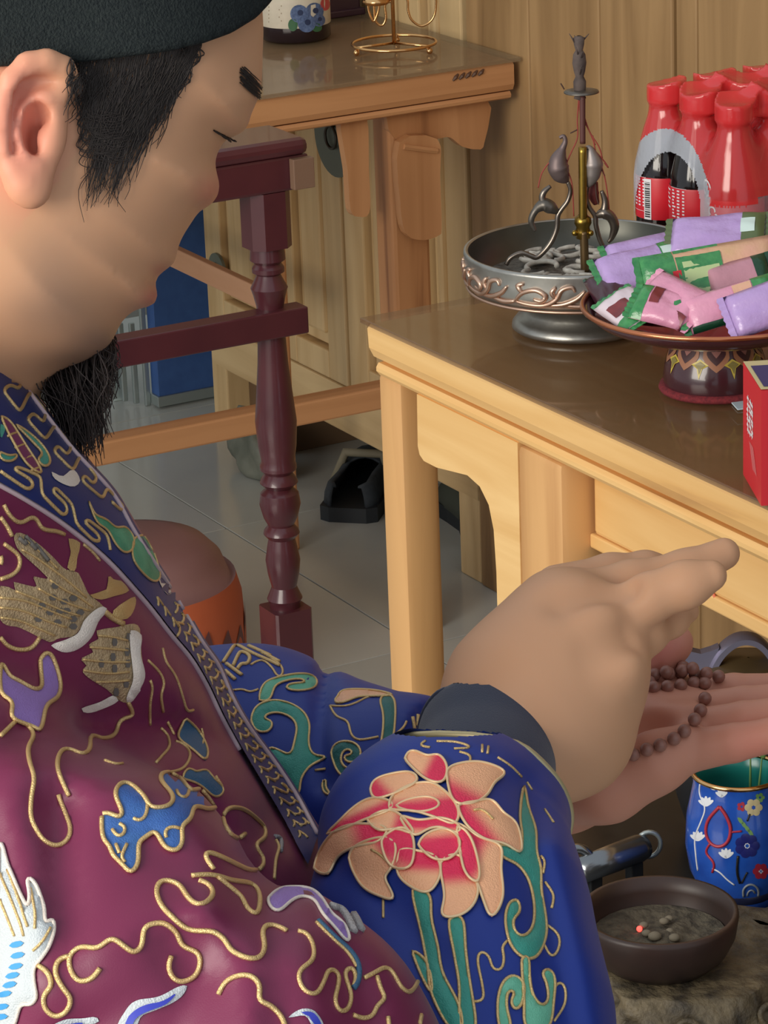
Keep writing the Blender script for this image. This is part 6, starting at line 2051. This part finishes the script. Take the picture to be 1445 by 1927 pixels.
# ---- right sleeve: peony, stems and scrolls
SB = bvh_of([sleeve])
PETAL = mat('peony_silk', (240, 170, 130), 0.5, bump=(1200, 0.35), vcol='tint')
PEDGE = mat('pale_gold_thread', (236, 204, 160), .4, metal=.3)
def petal_p(poly, b0, b1, k0, k1, h, bv):
    o = patch(bv, cE(poly), h, PETAL, sleeve, 'peony_petal', smooth=3, step=6, grid=8, edge=h * .75)
    me = o.data; off = np.array(parent_loc(o))
    v = np.array([tuple(q.co) for q in me.vertices]) + off - CAM
    z_ = v @ FW
    px = ((CXP + F_PX * (v @ RT) / z_) - 560) * 2.449; py = ((CYP - F_PX * (v @ UP) / z_) - 1350) * 2.449
    d = np.array(b1, float) - np.array(b0, float)
    t = ((px - b0[0]) * d[0] + (py - b0[1]) * d[1]) / (d @ d)
    w = np.clip((t - k0) / (k1 - k0), 0, 1); w = w * w * (3 - 2 * w)
    c0, c1 = np.array(lin((226, 40, 86))[:3]), np.array(lin((248, 184, 140))[:3])
    col = c0 * (1 - w[:, None]) + c1 * w[:, None]
    at_ = me.color_attributes.new('tint', 'FLOAT_COLOR', 'POINT')
    at_.data.foreach_set('color', np.c_[col, np.ones(len(col))].astype(np.float32).ravel())
    return o
outer_p = [([(500, 200), (530, 160), (600, 190), (650, 180), (690, 240), (670, 310), (600, 300), (540, 250)], (660, 260), (520, 190), .30, .62),
           ([(690, 300), (700, 240), (830, 215), (950, 260), (900, 310), (870, 370), (800, 410), (720, 400)], (760, 390), (840, 240), .15, .62),
           ([(740, 420), (820, 400), (890, 390), (940, 450), (1000, 500), (1022, 630), (950, 590), (860, 570), (780, 510)], (820, 520), (930, 430), .12, .65),
           ([(740, 500), (830, 560), (930, 600), (930, 700), (940, 840), (890, 930), (850, 840), (820, 760), (770, 700), (745, 600)], (770, 620), (920, 700), .15, .65),
           ([(660, 680), (740, 640), (790, 720), (830, 790), (810, 870), (750, 920), (668, 922), (680, 830)], (705, 670), (720, 880), .25, .60),
           ([(90, 702), (130, 592), (200, 520), (300, 500), (420, 520), (380, 580), (280, 600), (200, 642), (150, 732)], (380, 540), (170, 600), .30, .80),
           ([(250, 650), (290, 590), (400, 560), (460, 600), (440, 700), (410, 740), (452, 842), (380, 832), (300, 782)], (450, 610), (340, 700), .20, .60),
           ([(150, 540), (190, 500), (270, 422), (350, 382), (440, 400), (430, 440), (320, 480), (230, 520)], (300, 470), (270, 400), .25, .75),
           ([(345, 340), (360, 300), (420, 275), (520, 262), (560, 300), (500, 340), (430, 370), (360, 385)], (380, 360), (460, 280), .15, .65),
           ([(480, 620), (540, 620), (640, 650), (660, 730), (612, 812), (540, 792), (470, 722)], (560, 640), (555, 790), .25, .60)]
made = []
for q, b0, b1, k0, k1 in outer_p:
    made.append(petal_p(q, b0, b1, k0, k1, .0016, SB))
    cord(SB, cE(q), .0007, PEDGE, sleeve, 'petal_edge', smooth=3, step=6, closed=True, lift=2.2)
FB = bvh_of([sleeve] + made)
inner_p = [([(398, 562), (480, 512), (536, 560), (526, 690), (440, 690), (400, 620)], (480, 560), (430, 700), .45, 1.2),
           ([(740, 512), (796, 560), (832, 682), (832, 765), (780, 735), (748, 642)], (790, 640), (860, 700), .5, 1.3),
           ([(430, 430), (440, 370), (520, 320), (620, 310), (700, 370), (742, 440), (722, 500), (640, 470), (540, 440)], (570, 420), (560, 320), .2, .65),
           ([(560, 592), (600, 540), (680, 520), (745, 560), (742, 620), (690, 662), (620, 655)], (650, 620), (640, 525), .55, 1.05),
           ([(330, 480), (390, 440), (450, 440), (500, 480), (542, 545), (460, 520), (380, 528)], (480, 500), (360, 460), .1, .5),
           ([(480, 462), (560, 482), (660, 470), (742, 500), (742, 542), (660, 512), (600, 522), (545, 552), (500, 512)], (600, 480), (600, 545), .3, .9),
           ([(460, 415), (520, 385), (610, 375), (660, 410), (600, 440), (520, 440)], (560, 410), (560, 370), .5, 1.3)]
for q, b0, b1, k0, k1 in inner_p:
    petal_p(q, b0, b1, k0, k1, .0012, FB)
    cord(FB, cE(q), .0007, PEDGE, sleeve, 'petal_edge', smooth=3, step=6, closed=True, lift=1.6)
for a in ([(570, 620), (600, 610), (630, 640)], [(810, 430), (850, 425), (900, 470)], [(340, 610), (390, 640), (440, 700)], [(690, 560), (700, 600), (690, 640)], [(500, 400), (560, 420), (620, 400)]):
    gc(FB, cE(a), .0010, sleeve, name='gold_petal_line')
stems = [([(535, 800), (610, 820), (620, 930), (650, 1060), (670, 1180), (740, 1320), (760, 1430), (700, 1430), (620, 1280), (600, 1150), (570, 980)], TEAL), ([(700, 940), (760, 930), (775, 1080), (790, 1200), (820, 1430), (750, 1430), (745, 1240), (725, 1100)], TEAL), ([(530, 1082), (602, 1140), (622, 1272), (580, 1212)], TEAL),
         ([(1040, 322), (1060, 422), (1095, 522), (1100, 622), (1120, 702), (1120, 802), (1140, 922), (1140, 1012), (1100, 1102), (1040, 1112), (980, 1052), (955, 942), (970, 862), (1010, 842), (1020, 902), (990, 932), (1000, 992), (1040, 1012), (1080, 962), (1085, 862), (1060, 752), (1010, 682), (950, 652), (905, 602), (960, 592), (1020, 622), (1030, 542), (1020, 472), (1025, 382)], TEAL),
         ([(1030, 1120), (1060, 1110), (1065, 1200), (1080, 1280), (1120, 1330), (1150, 1300), (1140, 1220), (1120, 1180), (1150, 1160), (1180, 1200), (1175, 1300), (1150, 1430), (1050, 1430), (1040, 1300)], AQUA), ([(930, 1430), (920, 1320), (940, 1230), (990, 1190), (1040, 1230), (1030, 1320), (1000, 1350), (980, 1310), (1000, 1270), (970, 1260), (960, 1330), (980, 1430)], AQUA)]
for i, (q, m) in enumerate(stems):
    pc(SB, cE(q), m, sleeve, 'stem' if i < 3 else 'scroll_leaf', h=.0018, sm=3, outline='gold_cord', r=.0010)
for a in ([(815, 1310), (855, 1300), (850, 1230), (830, 1130), (840, 1080), (880, 1100), (900, 1160), (940, 1160), (950, 1100), (940, 1060), (965, 1030)], [(1120, 640), (1140, 660), (1130, 720)], [(1140, 760), (1180, 820), (1170, 880)], [(1150, 960), (1200, 1000), (1205, 1060), (1170, 1105), (1130, 1040)], [(1180, 1400), (1230, 1320), (1230, 1240), (1200, 1220), (1180, 1250)], [(395, 840), (395, 925)],
          [(640, 112), (730, 115), (800, 140), (720, 145)], [(745, 160), (798, 178), (790, 215)], [(850, 128), (850, 162)], [(878, 135), (874, 168)], [(920, 185), (980, 225), (1030, 275)], [(1055, 300), (1078, 335)], [(1138, 425), (1178, 485)], [(590, 110), (560, 130), (610, 140)]):
    gc(SB, cE(a), .0010, sleeve)

# ---- left sleeve
LB = bvh_of([lsleeve])
for a in ([(385, 235), (440, 150), (520, 195), (590, 225), (640, 250)], [(430, 250), (462, 180), (512, 205), (495, 248), (465, 235), (450, 265)], [(400, 240), (470, 292)], [(395, 272), (440, 312)], [(560, 190), (640, 232)], [(500, 160), (600, 205)], [(1240, 480), (1250, 540)], [(1265, 470), (1262, 520)]):
    gc(LB, cF(a), .0018, lsleeve, sm=0, name='gold_key_pattern')
for a in ([(510, 245), (560, 222), (610, 262), (630, 300), (655, 290), (650, 250), (600, 215)], [(870, 430), (940, 432), (1000, 412), (1040, 390), (1090, 388)], [(870, 430), (900, 480), (950, 500), (965, 560), (1000, 585), (1090, 570)], [(800, 722), (850, 715)], [(430, 360), (480, 355), (500, 370), (545, 355)], [(1165, 560), (1200, 530), (1215, 500)]):
    gc(LB, cF(a), .0011, lsleeve)
for i, (q, m) in enumerate([([(550, 392), (570, 332), (640, 302), (740, 287), (800, 302), (805, 342), (760, 362), (690, 362), (665, 345), (700, 332), (760, 327), (740, 312), (680, 317), (620, 342), (600, 402), (560, 412)], AQUA),
                            ([(515, 482), (540, 432), (610, 407), (690, 422), (750, 462), (775, 522), (770, 592), (790, 652), (860, 662), (780, 702), (740, 762), (730, 832), (690, 782), (640, 722), (590, 622), (640, 632), (690, 652), (710, 592), (720, 522), (690, 482), (630, 462), (580, 472), (570, 492), (610, 502), (600, 542), (560, 552), (525, 532)], TEAL),
                            ([(880, 642), (900, 602), (950, 592), (1000, 612), (1010, 662), (980, 687), (940, 682), (935, 652), (965, 657), (975, 637), (940, 627), (920, 662), (930, 702), (980, 722), (1050, 702), (1090, 642), (1110, 542), (1110, 462), (1095, 402), (1130, 382), (1160, 402), (1165, 482), (1150, 602), (1110, 702), (1060, 762), (980, 772), (910, 732)], DTEAL),
                            ([(840, 772), (860, 762), (850, 802), (880, 832), (850, 832), (835, 802)], DTEAL), ([(905, 392), (930, 362), (1060, 362), (1160, 386), (1080, 390), (1000, 392), (940, 415), (890, 420)], PEACH)]):
    pc(LB, cF(q), m, lsleeve, 'scroll_leaf' if i < 4 else 'peach_petal', h=.0020, sm=3, outline='gold_cord', r=.0010)

# ------------------------------------------------------------------ string of beads lying in the open palm
c7 = CV(780, 980, 2.173)
bs_p = cast(BODY, *c7([(1100, 640)])[0])
bs = thing('bead_string', at(1290, 1290, 1.745), 'string of small brown wooden beads looped over the open palm', 'beads')
BEADM = mat('brown_wood_bead', (160, 112, 98), 0.4, noise=(220, (124, 82, 70), 0.25))
bead_me = None
HB = bvh_of([body])
for run, lf in (([(925, 655), (1000, 645), (1060, 640), (1112, 645), (1160, 660), (1182, 700), (1186, 745), (1172, 790), (1138, 835), (1095, 878), (1040, 910), (985, 932), (925, 952), (865, 975), (800, 985), (745, 1005)], 1.0), ([(1080, 585), (1118, 598), (1160, 612), (1200, 628), (1245, 655)], 1.0), ([(925, 690), (1000, 690), (1085, 682), (1140, 672)], .4), ([(960, 660), (1030, 662), (1090, 655)], 1.9)):
    for p in resample(cr(c7(run), 6), 25.5):
        h = cast(HB, p[0], p[1])
        if h is None or not (1.66 < proj(h[0])[2] < 1.80):
            pos = at(p[0], p[1], 1.752 - .004 * lf)
        else:
            pos = h[0] + h[1] * (.0034 * lf)
        if bead_me is None:
            b = MB().ball((0, 0, 0), .0037, 14)
            bead_me = b.mesh('bead'); bead_me.materials.append(BEADM)
            bead_me.polygons.foreach_set('use_smooth', [True] * len(bead_me.polygons))
        o = bpy.data.objects.new('bead', bead_me); COL.objects.link(o); o.parent = bs; o.location = Vector(pos) - bs.location
